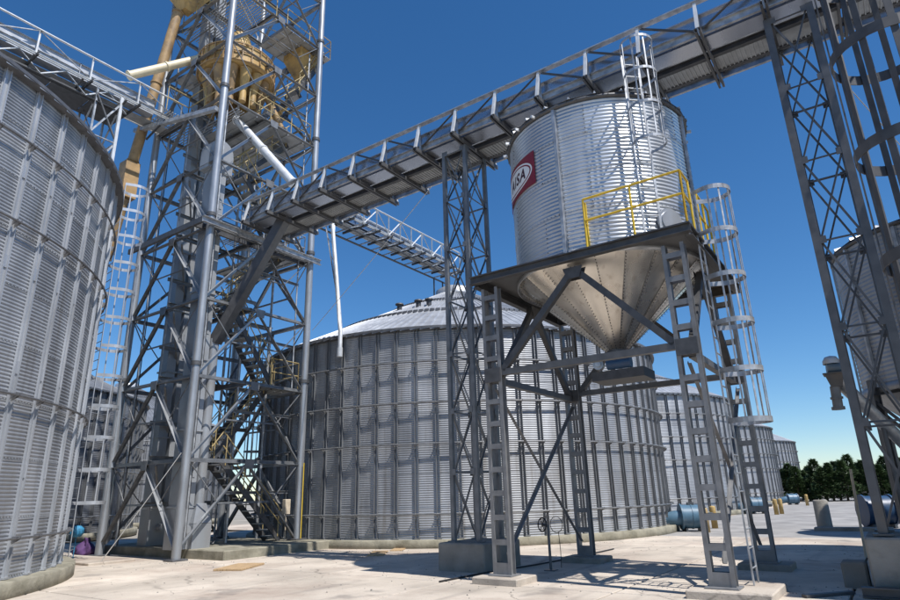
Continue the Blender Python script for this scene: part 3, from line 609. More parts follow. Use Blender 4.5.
for k in range(8):
    t = -1 + 12.3 * (k + .5) / 8
    bar('outrigger', Lp(.06), (-20.6, t, 15.95), (-21.9, t, 15.55), m_dark, lc)
bar('lower_chord', Lp(.15), (-20.95, -1, 15.6), (-20.95, 9.2, 15.6), m_dark, lc); bar('lower_chord', Lp(.15), (-22.05, -1, 15.6), (-22.05, 9.2, 15.6), m_dark, lc)
for k in range(7):
    t = -1 + 10.2 * k / 7; bar('diagonal', Lp(.05), (-20.95, t, 15.6), (-20.95, t + .73, 16.15), m_white, lc); bar('diagonal', Lp(.05), (-20.95, t + .73, 16.15), (-20.95, t + 1.46, 15.6), m_zinc, lc)
for k in range(8):
    a = -1 + 10.2 * k / 8; b = MB(); b.box((-22.0, a + .01, 15.5), (-21.0, a + 1.265, 15.52)); part('floor_plate', b, m_dark, lc)
def conveyor(label, p0, p1, w, h, mt, axis):
    o = thing('chain_conveyor', label, 'conveyor', ((p0[0] + p1[0]) / 2, (p0[1] + p1[1]) / 2, p0[2]), 'enclosed chain conveyors')
    p0 = V(p0); p1 = V(p1); n = max(2, round((p1 - p0).length / 2.58)); d = (p1 - p0).normalized()
    for k in range(n):
        a, c = lerp(p0, p1, k / n), lerp(p0, p1, (k + 1) / n)
        b = MB(); b.ext(rect(w, h), a + d * .012 + V((0, 0, h / 2)), c - d * .012 + V((0, 0, h / 2)))
        b.ext(rect(w + .1, .03), a + d * .012 + V((0, 0, h * .52)), c - d * .012 + V((0, 0, h * .52)))
        b.ext([(-w / 2 - .06, 0), (w / 2 + .06, 0), (w / 2 + .06, .03), (0, .13), (-w / 2 - .06, .03)], a + V((0, 0, h)), c + V((0, 0, h)))
        cs = part('casing_section', b, mt, o)
        b = MB(); b.ext(rect(w + .12, h + .06), a - d * .01 + V((0, 0, h / 2)), a + d * .01 + V((0, 0, h / 2))); part('flange', b, mt, cs)
    return o
conveyor('galvanised conveyor casing on the catwalk over the left bin', (-21.35, -1, 16.25), (-21.35, 10.3, 16.25), .42, .55, m_rib, 1)
# trestle under the left catwalk, standing on the eave of the left bin
tr = thing('catwalk_support', 'short white-posted trestle carrying the left catwalk at the bin eave', 'trestle', (-21.5, 8.6, 10.4))
for x, y, mt in ((-20.9, 8.95, m_white), (-22.1, 8.95, m_zinc), (-20.9, 8.1, m_zinc), (-22.1, 8.1, m_zinc)):
    bar('leg', rect(.1, .1) if mt is m_white else Lp(.09), (x, y, 10.35), (x, y, 16.13), mt, tr)
for k in range(3):
    z = 10.9 + k * 1.7
    for (a, c) in (((-20.9, 8.1), (-20.9, 8.95)), ((-22.1, 8.95), (-20.9, 8.95)), ((-22.1, 8.1), (-20.9, 8.1))):
        bar('tie', Lp(.06), (*a, z + 1.6), (*c, z + 1.6), m_zinc, tr); bar('brace', Lp(.06), (*a, z), (*c, z + 1.55), m_zinc, tr); bar('brace', Lp(.05), (*c, z), (*a, z + 1.55), m_steel, tr)
# back catwalk over the row of bins
bc = truss_catwalk('catwalk', 'far pale catwalk leading from the tower to the peak of the broad bin', -17.4, -18.5, 15.9, 26.2, 13.45, 14.5, m_white, m_white, .86)
for k in range(12): 
    t = 16.3 + k * .85; bar('outrigger', Lp(.05), (-17.0, t, 13.2), (-18.9, t, 13.2), m_zinc, bc)
bar('lower_chord', Lp(.1), (-17.45, 15.9, 12.95), (-17.45, 26.2, 12.95), m_steel, bc); bar('lower_chord', Lp(.1), (-18.45, 15.9, 12.95), (-18.45, 26.2, 12.95), m_steel, bc)
for k in range(12):
    t = 15.9 + k * .86; bar('diagonal', Lp(.045), (-17.45, t, 12.95), (-17.45, t + .86, 13.4), m_zinc, bc)
for y in (25.2, 26.0):
    for x in (-17.45, -18.45): bar('leg', Lp(.09), (x, y, 11.2), (x, y, 12.9), m_steel, bc)
conveyor('galvanised conveyor casing on the far catwalk', (-18.1, 15.9, 13.5), (-18.1, 26.0, 13.5), .4, .45, m_casing, 1)
o = thing('downpipe', 'white bent downpipe hanging from the far catwalk in front of the broad bin', 'pipe', (-16.2, 16.0, 6.7))
b = MB(); b.path([(-17.35, 16.45, 12.9), (-16.75, 16.3, 9.6), (-16.35, 16.1, 8.1), (-16.2, 16.0, 7.7), (-16.18, 15.98, 6.75)], .085, 10); part('pipe_run', b, m_white, o)
b = MB(); b.tube((-16.18, 15.98, 6.7), (-16.18, 15.98, 7.05), .11, 12); part('outlet_sleeve', b, m_white, o)
for (dx, dy) in ((-.32, -.1), (-.18, .3)): bar('stay', Lp(.04), (-17.35 + dx, 16.45 + dy, 12.9), (-16.8, 16.3, 9.5), m_zinc, o)
for k in range(4): bar('stay_lacing', rect(.02, .02), lerp((-17.67, 16.35, 12.9), (-16.8, 16.3, 9.5), k * .25), lerp((-17.35, 16.45, 12.9), (-16.75, 16.3, 9.6), k * .25 + .15), m_zinc, o)

# ------------------------------------------------------------------ conveyor bridge (along X)
br = thing('conveyor_bridge', 'long high conveyor bridge crossing the sky from the tower to the right trestle', 'bridge', (-6, 13, 10.9))
ST0, ST1, PIT = -17.07, 6.2, 1.29
TOPZ, CBZ = 12.0, 11.03
stations = []; s = ST0
while s < ST1: stations.append(s); s += PIT
s_end = stations[-1]
for t in (12.16, 14.0):
    bar('top_chord', Lp(.15, .014), (ST0 - .3, t, TOPZ), (s_end, t, TOPZ), m_zinc, br); bar('bottom_chord', Cp(.07, .2), (ST0 - .3, t + .06, CBZ + .17), (s_end, t + .06, CBZ + .17), m_zinc, br)
bar('walkway_beam', Ip(.1, .16), (ST0 - .3, 13.1, CBZ + .13), (s_end, 13.1, CBZ + .13), m_dark, br)
bar('walkway_beam', Ip(.1, .16), (ST0 - .3, 13.72, CBZ + .13), (s_end, 13.72, CBZ + .13), m_dark, br)
for i, s in enumerate(stations):
    cb = MB(); cb.ext(Cp(.05, .11), (s - .045, 11.9, CBZ), (s - .045, 14.25, CBZ)); cb.ext(Cp(.05, .11, s=-1), (s + .045, 11.9, CBZ), (s + .045, 14.25, CBZ)); part('cross_beam', cb, m_steel, br)
    for t, sg in ((12.16, -1), (14.0, 1)):
        bar('post', Lp(.07, .01), (s, t + .06, CBZ + .06), (s, t, TOPZ - .06), m_zinc, br)
        bar('raker', Cp(.07, .07, .009), (s, t + sg * .22, CBZ + .06), (s, t + sg * .01, TOPZ - .06), m_white, br, (1, 0, 0))
        if i < len(stations) - 1:
            a, c = ((s + .08, CBZ + .2), (s + PIT - .08, TOPZ - .1)) if (i % 6 < 3) else ((s + .08, TOPZ - .1), (s + PIT - .08, CBZ + .2))
            bar('diagonal', Lp(.06, .008), (a[0], t, a[1]), (c[0], t, c[1]), m_steel, br)
    if i < len(stations) - 1:
        b = MB(); b.box((s + .015, 13.16, CBZ + .075), (s + PIT - .015, 13.68, CBZ + .09))
        for k in range(14):
            x = s + .05 + k * (PIT - .1) / 13; b.box((x - .012, 13.16, CBZ + .05), (x + .012, 13.68, CBZ + .0735))
        part('grating_panel', b, m_deck, br)
conveyor('long blue-grey galvanised conveyor casing inside the high bridge', (ST0 - .2, 12.62, CBZ + .1), (s_end, 12.62, CBZ + .1), .48, .58, m_casing, 0)

# ------------------------------------------------------------------ bridge trestles
def trestle(label, s0, s1, t0, t1, z0, z1, n, mt, wleg, blab, bx, bz):
    r = thing('bridge_trestle', label, 'trestle', ((s0 + s1) / 2, (t0 + t1) / 2, z0), 'lattice trestles under the bridge')
    cs = [(s0, t0), (s1, t0), (s1, t1), (s0, t1)]
    for x, y in cs:
        bar('leg', rect(wleg, wleg), (x, y, z0 + .02), (x, y, z1), mt, r); b = MB(); b.cbox((x - wleg * 1.1, y - wleg * 1.1, z0), (x + wleg * 1.1, y + wleg * 1.1, z0 + .03), .005); part('base_plate', b, mt, r)
    for i in range(4):
        a, c = V((*cs[i], 0)), V((*cs[(i + 1) % 4], 0)); d = (c - a).normalized() * wleg * .5; nr = d.cross(V((0, 0, 1))).normalized()
        for k in range(n):
            za, zb = z0 + .12 + (z1 - z0 - .2) * k / n, z0 + .12 + (z1 - z0 - .2) * (k + 1) / n
            bar('tie', Lp(.036, .006), (a + d) + V((0, 0, zb)), (c - d) + V((0, 0, zb)), mt, r)
            bar('brace', Lp(.036, .006), (a + d) + V((0, 0, za)) + nr * .02, (c - d) + V((0, 0, zb)) + nr * .02, mt, r)
            bar('brace', Lp(.036, .006), (c - d) + V((0, 0, za)) - nr * .02, (a + d) + V((0, 0, zb)) - nr * .02, mt, r)
            for p in (a, c):
                b = MB(); q = p + V((0, 0, zb)) + (d * 1.6 if p is a else -d * 1.6); e = d.normalized() * .055
                vs = [q - e + nr * .05 + V((0, 0, -.07)), q + e + nr * .05 + V((0, 0, -.07)), q + e + nr * .05 + V((0, 0, .07)), q - e + nr * .05 + V((0, 0, .07))]; vs += [v + nr * .012 for v in vs]
                b.add(vs, [(0, 1, 2, 3), (7, 6, 5, 4), (0, 4, 5, 1), (1, 5, 6, 2), (2, 6, 7, 3), (3, 7, 4, 0)]); part('gusset_plate', b, mt, r)
    b = MB(); b.cbox((bx[0], bx[1], -.02), (bx[2], bx[3], bz), .03)
    solo('concrete_footing', b, m_conc, blab, 'footing', ((bx[0] + bx[2]) / 2, (bx[1] + bx[3]) / 2, 0), 'concrete trestle footings')
    return r
trestle('slender lattice trestle between tower and hopper under the bridge', -8.72, -8.02, 12.5, 13.5, .6, 10.95, 7, m_mid, .10, 'stained concrete block under the slender middle trestle', (-8.98, 12.2, -7.72, 13.85), .6)
trestle('dark lattice trestle at the right end of the bridge', -.33, .45, 12.42, 13.45, .86, 10.95, 6, m_steel, .13, 'concrete block under the dark right-hand trestle', (-.6, 12.15, 1.0, 13.75), .84)
b = MB(); b.ext(Ip(.16, .14), (-.75, 11.85, .09), (2.2, 11.85, .09)); solo('loose_beam', b, m_dark, 'dark steel beam lying in front of the right concrete block', 'beam', (.5, 11.85, .02))
b = MB(); b.cbox((-1.05, 12.9, -.02), (-.68, 13.4, .4), .03); solo('dark_block', b, m_conc, 'small rough concrete cube left of the right trestle block', 'block', (-.86, 13.15, 0))

# ------------------------------------------------------------------ hopper stand
HC = (-4.55, 13.12)
hs = thing('hopper_stand', 'four-legged dark steel stand carrying the silver hopper bin', 'stand', (HC[0], HC[1], 0))
LX, LY = (-6.58, -2.56), (11.12, 15.12); LZ = 6.02
def lattice_leg(cx, cy, mt):
    for q in (-1, 1):
        bar('leg', Cp(.07, .18, .012, -q), (cx + q * .17, cy, .13), (cx + q * .17, cy, LZ), mt, hs, (0, 1, 0))
    n = 13
    for k in range(n):
        z = .3 + (LZ - .5) * k / (n - 1); h = .075 if k else .16
        for y in (-.078, .078):
            b = MB(); b.box((cx - .15, cy + y - .006, z - h), (cx + .15, cy + y + .006, z + h * .4)); part('batten_plate', b, mt, hs)
    b = MB(); b.cbox((cx - .26, cy - .2, .13), (cx + .26, cy + .2, .155), .006); part('base_plate', b, mt, hs)
padlab = {(0, 0): 'flat concrete pad under the front left hopper leg', (1, 0): 'flat concrete pad under the front right hopper leg and ladder', (0, 1): 'flat concrete pad under the rear left hopper leg', (1, 1): 'flat concrete pad under the rear right hopper leg'}
for i, x in enumerate(LX):
    for j, y in enumerate(LY):
        lattice_leg(x, y, m_leg)
        b = MB(); b.cbox((x - .5, y - .42, -.02), (x + (.75 if (i, j) == (1, 0) else .5), y + (1.05 if (i, j) == (1, 0) else .42), .128), .02)
        solo('concrete_pad', b, m_conc if j else m_slab, padlab[(i, j)], 'pad', (x, y, 0), 'concrete pads under the hopper legs')
PX0, PX1, PY0, PY1, PZ = -6.98, -2.16, 10.85, 15.4, 6.3
bar('platform_beam', Ip(.14, .17), (PX0, PY0 + .07, PZ - .085), (PX1, PY0 + .07, PZ - .085), m_dark, hs); bar('platform_beam', Ip(.14, .21), (PX0, PY1 - .07, PZ - .105), (PX1, PY1 - .07, PZ - .105), m_dark, hs)
for x in (PX0 + .07, PX1 - .07): bar('platform_beam', Ip(.14, .2), (x, PY0 + .15, PZ - .11), (x, PY1 - .15, PZ - .11), m_dark, hs)
# ring deck around the cylinder (four corner plates)
for sx in (0, 1):
    for sy in (0, 1):
        cx, cy = (PX0 if sx == 0 else PX1), (PY0 if sy == 0 else PY1); b = MB(); vs = []; a0 = math.atan2(cy - HC[1], cx - HC[0]); n = 10
        arc = [(HC[0] + 2.14 * math.cos(a0 + R(-45 + 9 * k)), HC[1] + 2.14 * math.sin(a0 + R(-45 + 9 * k))) for k in range(n + 1)]
        def clampb(p):
            dx, dy = p[0] - HC[0], p[1] - HC[1]; tx = ((PX1 if dx > 0 else PX0) - HC[0]) / dx if abs(dx) > 1e-6 else 1e9; ty = ((PY1 if dy > 0 else PY0) - HC[1]) / dy if abs(dy) > 1e-6 else 1e9
            k = min(tx, ty); return (HC[0] + dx * k, HC[1] + dy * k)
        outp = [clampb(p) for p in arc]
        cor = min(range(n + 1), key=lambda k: abs(outp[k][0] - cx) + abs(outp[k][1] - cy)); outp[cor] = (cx, cy)
        vs = [(p[0], p[1], PZ + .004) for p in arc] + [(p[0], p[1], PZ + .004) for p in outp] + [(p[0], p[1], PZ + .012) for p in arc] + [(p[0], p[1], PZ + .012) for p in outp]
        fs = []
        N = n + 1
        for k in range(n): fs += [(k, k + 1, N + k + 1, N + k), (2 * N + k, 3 * N + k, 3 * N + k + 1, 2 * N + k + 1), (N + k, N + k + 1, 3 * N + k + 1, 3 * N + k)]
        b.add(vs, fs); part('deck_plate', b, m_steel, hs)
KZ = 4.1
FXY = {(0, 0): (LX[0], LY[0]), (1, 0): (LX[1], LY[0]), (0, 1): (LX[0], LY[1]), (1, 1): (LX[1], LY[1])}
def tie(a, c, z=KZ):
    a = V((*FXY[a], z)); c = V((*FXY[c], z)); d = (c - a).normalized(); bar('tie_beam', rect(.13, .13), a + d * .2, c - d * .2, m_steel, hs)
    mid = (a + c) / 2; mid.z = PZ - .28
    for e in (a + d * .22, c - d * .22): bar('brace', rect(.13, .13), e + V((0, 0, .05)), mid + (d * -.12 if e is a else d * .0), m_dark, hs)
    b = MB(); q = d * .22; n3 = V((0, 0, 1)).cross(d) * .08
    for sg in (-1, 1):
        b = MB(); vs = [mid + n3 * sg - q + V((0, 0, .02)), mid + n3 * sg + q + V((0, 0, .02)), mid + n3 * sg + q * .6 - V((0, 0, .22)), mid + n3 * sg - q * .6 - V((0, 0, .22))]; vs += [v + n3 * .12 * sg for v in vs]
        b.add(vs, [(0, 1, 2, 3), (7, 6, 5, 4), (0, 4, 5, 1), (1, 5, 6, 2), (2, 6, 7, 3), (3, 7, 4, 0)])
        part('gusset_plate', b, m_dark, hs)
tie((0, 0), (1, 0)); tie((0, 1), (1, 1)); tie((0, 0), (0, 1), KZ - .14); tie((1, 0), (1, 1), KZ - .14)
for (x, y) in FXY.values():
    for ya in (-.125, .108): b = MB(); b.box((x - .19, y + ya, KZ - .2), (x + .19, y + ya + .017, KZ + .1)); part('gusset_plate', b, m_dark, hs)
for i in (0, 1):
    a, c = V((LX[i], LY[0] + .1, 0)), V((LX[i], LY[1] - .1, 0))
    bar('cross_brace', Lp(.07, .01), a + V((.04, 0, .5)), c + V((.04, 0, KZ - .3)), m_leg, hs); bar('cross_brace', Lp(.07, .01), a + V((-.04, 0, KZ - .3)), c + V((-.04, 0, .5)), m_leg, hs)
# yellow railing
railing(hs, [(-4.15, PY0 + .05), (-2.2, PY0 + .05)], PZ + .005, m_rail, h=1.08, post=1.0, r=.024, mids=(.6,))
railing(hs, [(-2.2, PY0 + .05), (-2.2, 11.45)], PZ + .005, m_rail, h=1.08, post=.6, r=.024, mids=(.6,)); railing(hs, [(-2.2, 12.1), (-2.2, 13.1)], PZ + .005, m_rail, h=1.08, post=.5, r=.024, mids=(.6,))
railing(hs, [(-4.15, PY0 + .05), (-4.15, PY0 + .17)], PZ + .005, m_rail, h=1.02, post=.3, r=.02)

# ------------------------------------------------------------------ silver hopper bin
def hopper_bin(name, label, c, Rr, z0, z1, zt, cor, rows, ncol, ncone, mtb, mtc, a_off=0., bolts=True, seam_a=None):
    r = thing(name, label, 'hopper bin', (c[0], c[1], zt), 'silver hopper bins')
    da = 2 * PI / ncol; h = (z1 - z0) / rows
    me = sheet_mesh('wall_sheet', Rr, da + .012, h + .015, cor, 10, .009, mtb, 22 if bolts else 0)
    for j in range(rows):
        for i in range(ncol):
            inst('wall_sheet', me, r, M.Translation((0, 0, z0 + j * h - zt)) @ M.Rotation(a_off + da * (i + .5 * (j % 2)), 4, 'Z') @ M.Scale(1 + .001 * ((i + j) % 2), 4))
    if bolts:
        for j in range(rows):
            for i in range(ncol):
                b = MB(); a = a_off + da * (i + .5 * (j % 2) + .5)
                for k in range(8):
                    z = z0 + j * h + h * (k + .5) / 8; r0 = Rr + .006; w = .012; ca, sa = math.cos(a), math.sin(a)
                    Pq = lambda rr, x, zz_: (c[0] + rr * ca - x * sa, c[1] + rr * sa + x * ca, zz_)
                    b.add([Pq(r0, -w, z - w), Pq(r0, w, z - w), Pq(r0, w, z + w), Pq(r0, -w, z + w), Pq(r0 + .024, 0, z)], [(0, 1, 4), (1, 2, 4), (2, 3, 4), (3, 0, 4)])
                part('bolt_row', b, m_ring, r, 'stuff')
    # cone panels with lapped seams
    dcn = 2 * PI / ncone; rt_ = .22; b = MB()
    for k in range(5): pass
    vs = []; fs = []; n = 6
    for i in range(2):
        rr, z = ((Rr - .005, z0 + .03), (rt_, zt))[i]
        for j in range(n + 1):
            a = -dcn / 2 + dcn * j / n; rr2 = rr + (.012 if j == 0 else 0); vs.append((rr2 * math.cos(a), rr2 * math.sin(a), z - zt))
    for j in range(n): fs.append((j + 1, j, n + 1 + j, n + 2 + j))
    b.add(vs, fs, True)
    me = b.mesh('cone_panel', mtc)
    b = MB(); nb = 34
    for k in range(nb):
        t = (k + .5) / nb; rr = (Rr * (1 - t) + rt_ * t) + .012; z = z0 * (1 - t) + zt * t - zt; a = -dcn / 2 + .02 / max(rr, .2); w = .0105
        ca, sa = math.cos(a), math.sin(a); nl = math.hypot(z0 - zt, Rr - rt_); nr_, nz_ = (z0 - zt) / nl, -(Rr - rt_) / nl
        ctr = V((rr * ca, rr * sa, z)); nrm = V((nr_ * ca, nr_ * sa, nz_)); ta = V((-sa, ca, 0)); tb = nrm.cross(ta)
        b.add([ctr - ta * w - tb * w, ctr + ta * w - tb * w, ctr + ta * w + tb * w, ctr - ta * w + tb * w, ctr + nrm * .024], [(0, 1, 4), (1, 2, 4), (2, 3, 4), (3, 0, 4)])
    bme = b.mesh('bolt_row', m_dark)
    if bolts:
        for k in range(ncone): o_ = inst('bolt_row', bme, r, M.Rotation(dcn * k + .05, 4, 'Z')); o_['kind'] = 'stuff'
    for k in range(ncone): inst('cone_panel', me, r, M.Rotation(dcn * k + .05, 4, 'Z'))
    b = MB(); b.lathe([(Rr + .013, z0 - .12), (Rr + .03, z0 - .12), (Rr + .03, z0 + .06), (Rr + .013, z0 + .06)], (c[0], c[1], 0), 64); part('base_band', b, mtb, r)
    # rim and shallow roof
    b = MB(); b.lathe([(Rr + .012, z1 - .05), (Rr + .07, z1 - .04), (Rr + .07, z1 + .02), (Rr - .02, z1 + .03)], (c[0], c[1], 0), 64); part('rim', b, m_curb if False else m_steel, r)
    nt = 24; dt = 2 * PI / nt; b = MB()
    b.add([((Rr + .09) * math.cos(-dt / 2), (Rr + .09) * math.sin(-dt / 2), z1 + .035 - zt), ((Rr + .09) * math.cos(dt / 2), (Rr + .09) * math.sin(dt / 2), z1 + .035 - zt), (.35 * math.cos(dt / 2), .35 * math.sin(dt / 2), z1 + .62 - zt), (.35 * math.cos(-dt / 2), .35 * math.sin(-dt / 2), z1 + .62 - zt)], [(0, 1, 2, 3)])
    ca, sa = math.cos(-dt / 2), math.sin(-dt / 2)
    b.add([((Rr + .1) * ca - .03 * -sa, (Rr + .1) * sa - .03 * ca, z1 + .03 - zt), ((Rr + .1) * ca + .03 * -sa, (Rr + .1) * sa + .03 * ca, z1 + .03 - zt), ((Rr + .1) * ca, (Rr + .1) * sa, z1 + .1 - zt), (.35 * ca, .35 * sa, z1 + .62 - zt), (.35 * ca, .35 * sa, z1 + .62 - zt), (.35 * ca, .35 * sa, z1 + .68 - zt)], [(0, 1, 2), (0, 2, 5, 3), (1, 4, 5, 2)])
    me = b.mesh('roof_panel', m_roof)
    for k in range(nt): inst('roof_panel', me, r, M.Rotation(dt * k, 4, 'Z'))
    if bolts:
        b = MB()
        for k in range(60):
            a = 2 * PI * k / 60; ca, sa = math.cos(a), math.sin(a); b.tube((c[0] + (Rr + .068) * ca, c[1] + (Rr + .068) * sa, z1 - .01), (c[0] + (Rr + .09) * ca, c[1] + (Rr + .09) * sa, z1 - .01), .014, 5)
        part('rim_bolts', b, m_steel, r, 'stuff')
        for a in (-152, -137, -121, -106, 18, 30):
            ca, sa = math.cos(R(a)), math.sin(R(a)); b = MB(); b.ext(rect(.045, .06), (c[0] + (Rr + .06) * ca, c[1] + (Rr + .06) * sa, z1 - .02), (c[0] + (Rr + .17) * ca, c[1] + (Rr + .17) * sa, z1 - .03)); part('roof_clip', b, m_white, r)
    if seam_a is not None:
        for a in seam_a:
            b = MB(); ca, sa = math.cos(a), math.sin(a)
            b.ext([(-.06, 0), (.06, 0), (.06, .012), (.035, .012), (.035, .05), (-.035, .05), (-.035, .012), (-.06, .012)], (c[0] + (Rr + .012) * ca, c[1] + (Rr + .012) * sa, z0), (c[0] + (Rr + .012) * ca, c[1] + (Rr + .012) * sa, z1 - .06), (ca, sa, 0)); part('stiffener', b, m_zinc, r)
    return r
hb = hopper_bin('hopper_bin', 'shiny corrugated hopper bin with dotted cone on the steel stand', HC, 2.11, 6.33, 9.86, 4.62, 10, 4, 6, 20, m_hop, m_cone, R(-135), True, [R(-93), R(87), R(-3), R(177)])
b = MB(); b.tube((HC[0], HC[1], 4.3), (HC[0], HC[1], 4.66), .24, 16); part('outlet_collar', b, m_steel, hb)
gt = thing('slide_gate', 'dark slide gate with a round motor under the hopper cone tip', 'slide gate', (HC[0], HC[1], 4.1))
b = MB(); b.box((-5.0, 12.6, 3.92), (-3.85, 13.35, 4.12)); part('gate_body', b, m_dark, gt)
b = MB(); b.tube((-4.62, 12.6, 4.25), (-4.1, 12.62, 4.25), .12, 14); part('motor', b, m_dblue, gt)
b = MB(); b.tube((-4.8, 12.6, 4.25), (-4.77, 12.44, 4.25), .115, 14); b.tube((-4.77, 12.435, 4.25), (-4.76, 12.4, 4.25), .06, 10); part('flange_wheel', b, m_zinc, gt)
caged_ladder('caged_ladder', 'bright ladder on the hopper bin side with a short cage at the roof', (HC[0] + 2.33 * math.cos(R(-47)), HC[1] + 2.33 * math.sin(R(-47))), 6.32, 10.7, (math.cos(R(-47)), math.sin(R(-47))), cage=(8.3, 10.7), mt=m_zinc, hoop_step=.85, strips=5, sw=.03, width=.36, depth=.66)
b = MB(); a = R(-33)
c0 = V((HC[0] + 2.13 * math.cos(a), HC[1] + 2.13 * math.sin(a), 6.85)); nn = V((math.cos(a), math.sin(a), 0)); b.tube(c0, c0 + nn * .06, .3, 24); b.tube(c0 + nn * .06, c0 + nn * .09, .24, 24); part('manhole_cover', b, m_hop, hb)
caged_ladder('caged_ladder', 'galvanised caged ladder rising beside the front right hopper leg', (-2.2, 11.78), .13, 7.3, (1, 0), cage=(2.75, 7.15), mt=m_zinc, hoop_step=.88, depth=.66, hh=.09, strips=6, width=.4, sw=.03)

for src_, lab in ((hs, 'matching hopper stand beyond the right edge of the view'), (hb, 'matching hopper bin beyond the right edge of the view')):
    c_ = copy_tree(src_, None, src_.location + V((9.0, 0, 0))); c_['label'] = lab
# sign on the hopper bin
def wrap(x, z, a0, Rr): a = a0 + x / Rr; return (HC[0] + Rr * math.cos(a), HC[1] + Rr * math.sin(a), z)
sg = thing('company_sign', 'dark red sign with white oval lettered AISA on the hopper bin', 'sign', wrap(0, 8.66, R(-133), 2.13))
SA = R(-133); SZ = 8.665; SR = 2.142
def curved(name, poly_fn, mt, rad, nx=40):
    pass
b = MB(); n = 30; w, h = 1.72, .82
vs = []
for rr in (SR - .012, SR):
    for i in range(n + 1):
        x = -w / 2 + w * i / n
        for z in (SZ - h / 2, SZ + h / 2): vs.append(wrap(x * 2.11 / rr * rr / 2.11, z, SA, rr))
fs = []
k = 2 * (n + 1)
for i in range(n):
    a = i * 2; fs += [(k + a, k + a + 2, k + a + 3, k + a + 1), (a, a + 1, a + 3, a + 2), (a, a + 2, k + a + 2, k + a), (a + 1, k + a + 1, k + a + 3, a + 3)]
fs += [(0, k, k + 1, 1), (2 * n, 2 * n + 1, k + 2 * n + 1, k + 2 * n)]
b.add(vs, fs); part('board', b, m_red, sg)
def ell(name, A, B, rr, mt, A2=0, B2=0, n=56, dx=0):
    b = MB(); rings = 8; vs = []
    for j in range(rings + 1):
        f = j / rings; a_, b_ = A2 + (A - A2) * f, B2 + (B - B2) * f
        for i in range(n): t = 2 * PI * i / n; vs.append(wrap(a_ * math.cos(t) + dx, SZ + b_ * math.sin(t), SA, rr))
    fs = []
    for j in range(rings):
        for i in range(n): fs.append((j * n + i, (j + 1) * n + i, (j + 1) * n + (i + 1) % n, j * n + (i + 1) % n))
    b.add(vs, fs); return part(name, b, mt, sg)
ell('oval_ring', .79, .33, SR + .003, m_signw, .745, .29); ell('oval', .70, .255, SR + .003, m_signw)
def letters(txt, size, dx, dz, mt, rr, shear=.25):
    cu = D.curves.new('txt', 'FONT'); cu.body = txt; cu.size = size; cu.align_x = 'CENTER'; cu.align_y = 'CENTER'; cu.offset = .011; cu.shear = shear; cu.space_character = 1.18; cu.resolution_u = 3
    o = D.objects.new('txt', cu); col.objects.link(o); dg = bpy.context.evaluated_depsgraph_get(); me = D.meshes.new_from_object(o.evaluated_get(dg)); D.objects.remove(o)
    bm = bmesh.new(); bm.from_mesh(me); bmesh.ops.triangulate(bm, faces=bm.faces[:]); bmesh.ops.subdivide_edges(bm, edges=[e for e in bm.edges if e.calc_length() > .08], cuts=2); bmesh.ops.triangulate(bm, faces=bm.faces[:])
    b = MB(); b.add([wrap(v.co.x + dx, SZ + dz + v.co.y, SA, rr) for v in bm.verts], [tuple(v.index for v in f.verts) for f in bm.faces]); bm.free(); return b
part('lettering', letters('AISA', .37, .09, -.01, m_red, SR + .006), m_letter, sg)

# ------------------------------------------------------------------ right hopper bins, auger, near ladder
RB = (2.36, 18.15)
rb = hopper_bin('hopper_bin', 'shaded hopper bin behind the dark right trestle', RB, 2.6, 3.72, 7.15, 1.5, 9, 4, 8, 20, m_bin, m_bin, 0, False, [2 * PI * k / 12 for k in range(12)])
for k in range(6):
    a = 2 * PI * k / 6 + .5; x, y = RB[0] + 2.7 * math.cos(a), RB[1] + 2.7 * math.sin(a); bar('leg', Ip(.16, .16), (x, y, 0), (x, y, 3.9), m_steel, rb, (math.cos(a), math.sin(a), 0))
    a2 = a + PI / 3; x2, y2 = RB[0] + 2.7 * math.cos(a2), RB[1] + 2.7 * math.sin(a2)
    bar('brace', Lp(.07), (x, y, .4), (x2, y2, 3.4), m_steel, rb); bar('brace', Lp(.07), (x2, y2, .4), (x, y, 3.4), m_steel, rb); bar('tie', Cp(.08, .16), (x, y, 3.62), (x2, y2, 3.62), m_dark, rb)
c_ = copy_tree(rb, None, (3.6, 26.6, 1.5)); c_['label'] = 'hopper bin standing beyond the shaded right-hand one, out of view'
b = MB()
ag = thing('loading_auger', 'inclined grey auger tube with a blue motor head beside the right bin', 'auger', (.6, 16.9, 1.6))
p0, p1 = V((.75, 16.6, 1.75)), V((-.62, 15.0, 3.78))
b = MB(); b.tube(p0, p1, .13, 14); part('tube', b, m_zinc, ag)
b = MB(); b.cbox((.55, 16.4, 1.2), (1.1, 16.9, 2.0), .02); part('inlet_box', b, m_steel, ag)
b = MB(); b.tube((.75, 16.6, 0), (.75, 16.6, 1.2), .05, 8); b.tube((0, 15.7, 0), (0, 15.7, 2.85), .05, 8); part('support_leg', b, m_steel, ag)
b = MB(); frustum(b, (-.62, 14.98), 3.58, .1, 3.84, .17); b.box((-.82, 14.78, 3.842), (-.42, 15.18, 3.87)); part('head_box', b, m_steel, ag)
b = MB(); b.tube((-.68, 14.98, 3.14), (-.66, 14.98, 3.6), .095, 14); b.tube((-.68, 14.98, 3.12), (-.68, 14.98, 3.18), .125, 14); b.tube((-.67, 14.98, 3.34), (-.67, 14.98, 3.38), .12, 14); part('discharge_spout', b, m_leg, ag)
b = MB(); b.tube((-.73, 14.93, 3.99), (-.42, 15.0, 3.97), .12, 14); part('motor', b, m_blue, ag)
b = MB(); b.lathe([(.16, -.03), (.16, .04), (.11, .12), (0, .15)], (-.63, 14.98, 4.1), 14); part('motor_cover', b, m_white, ag)

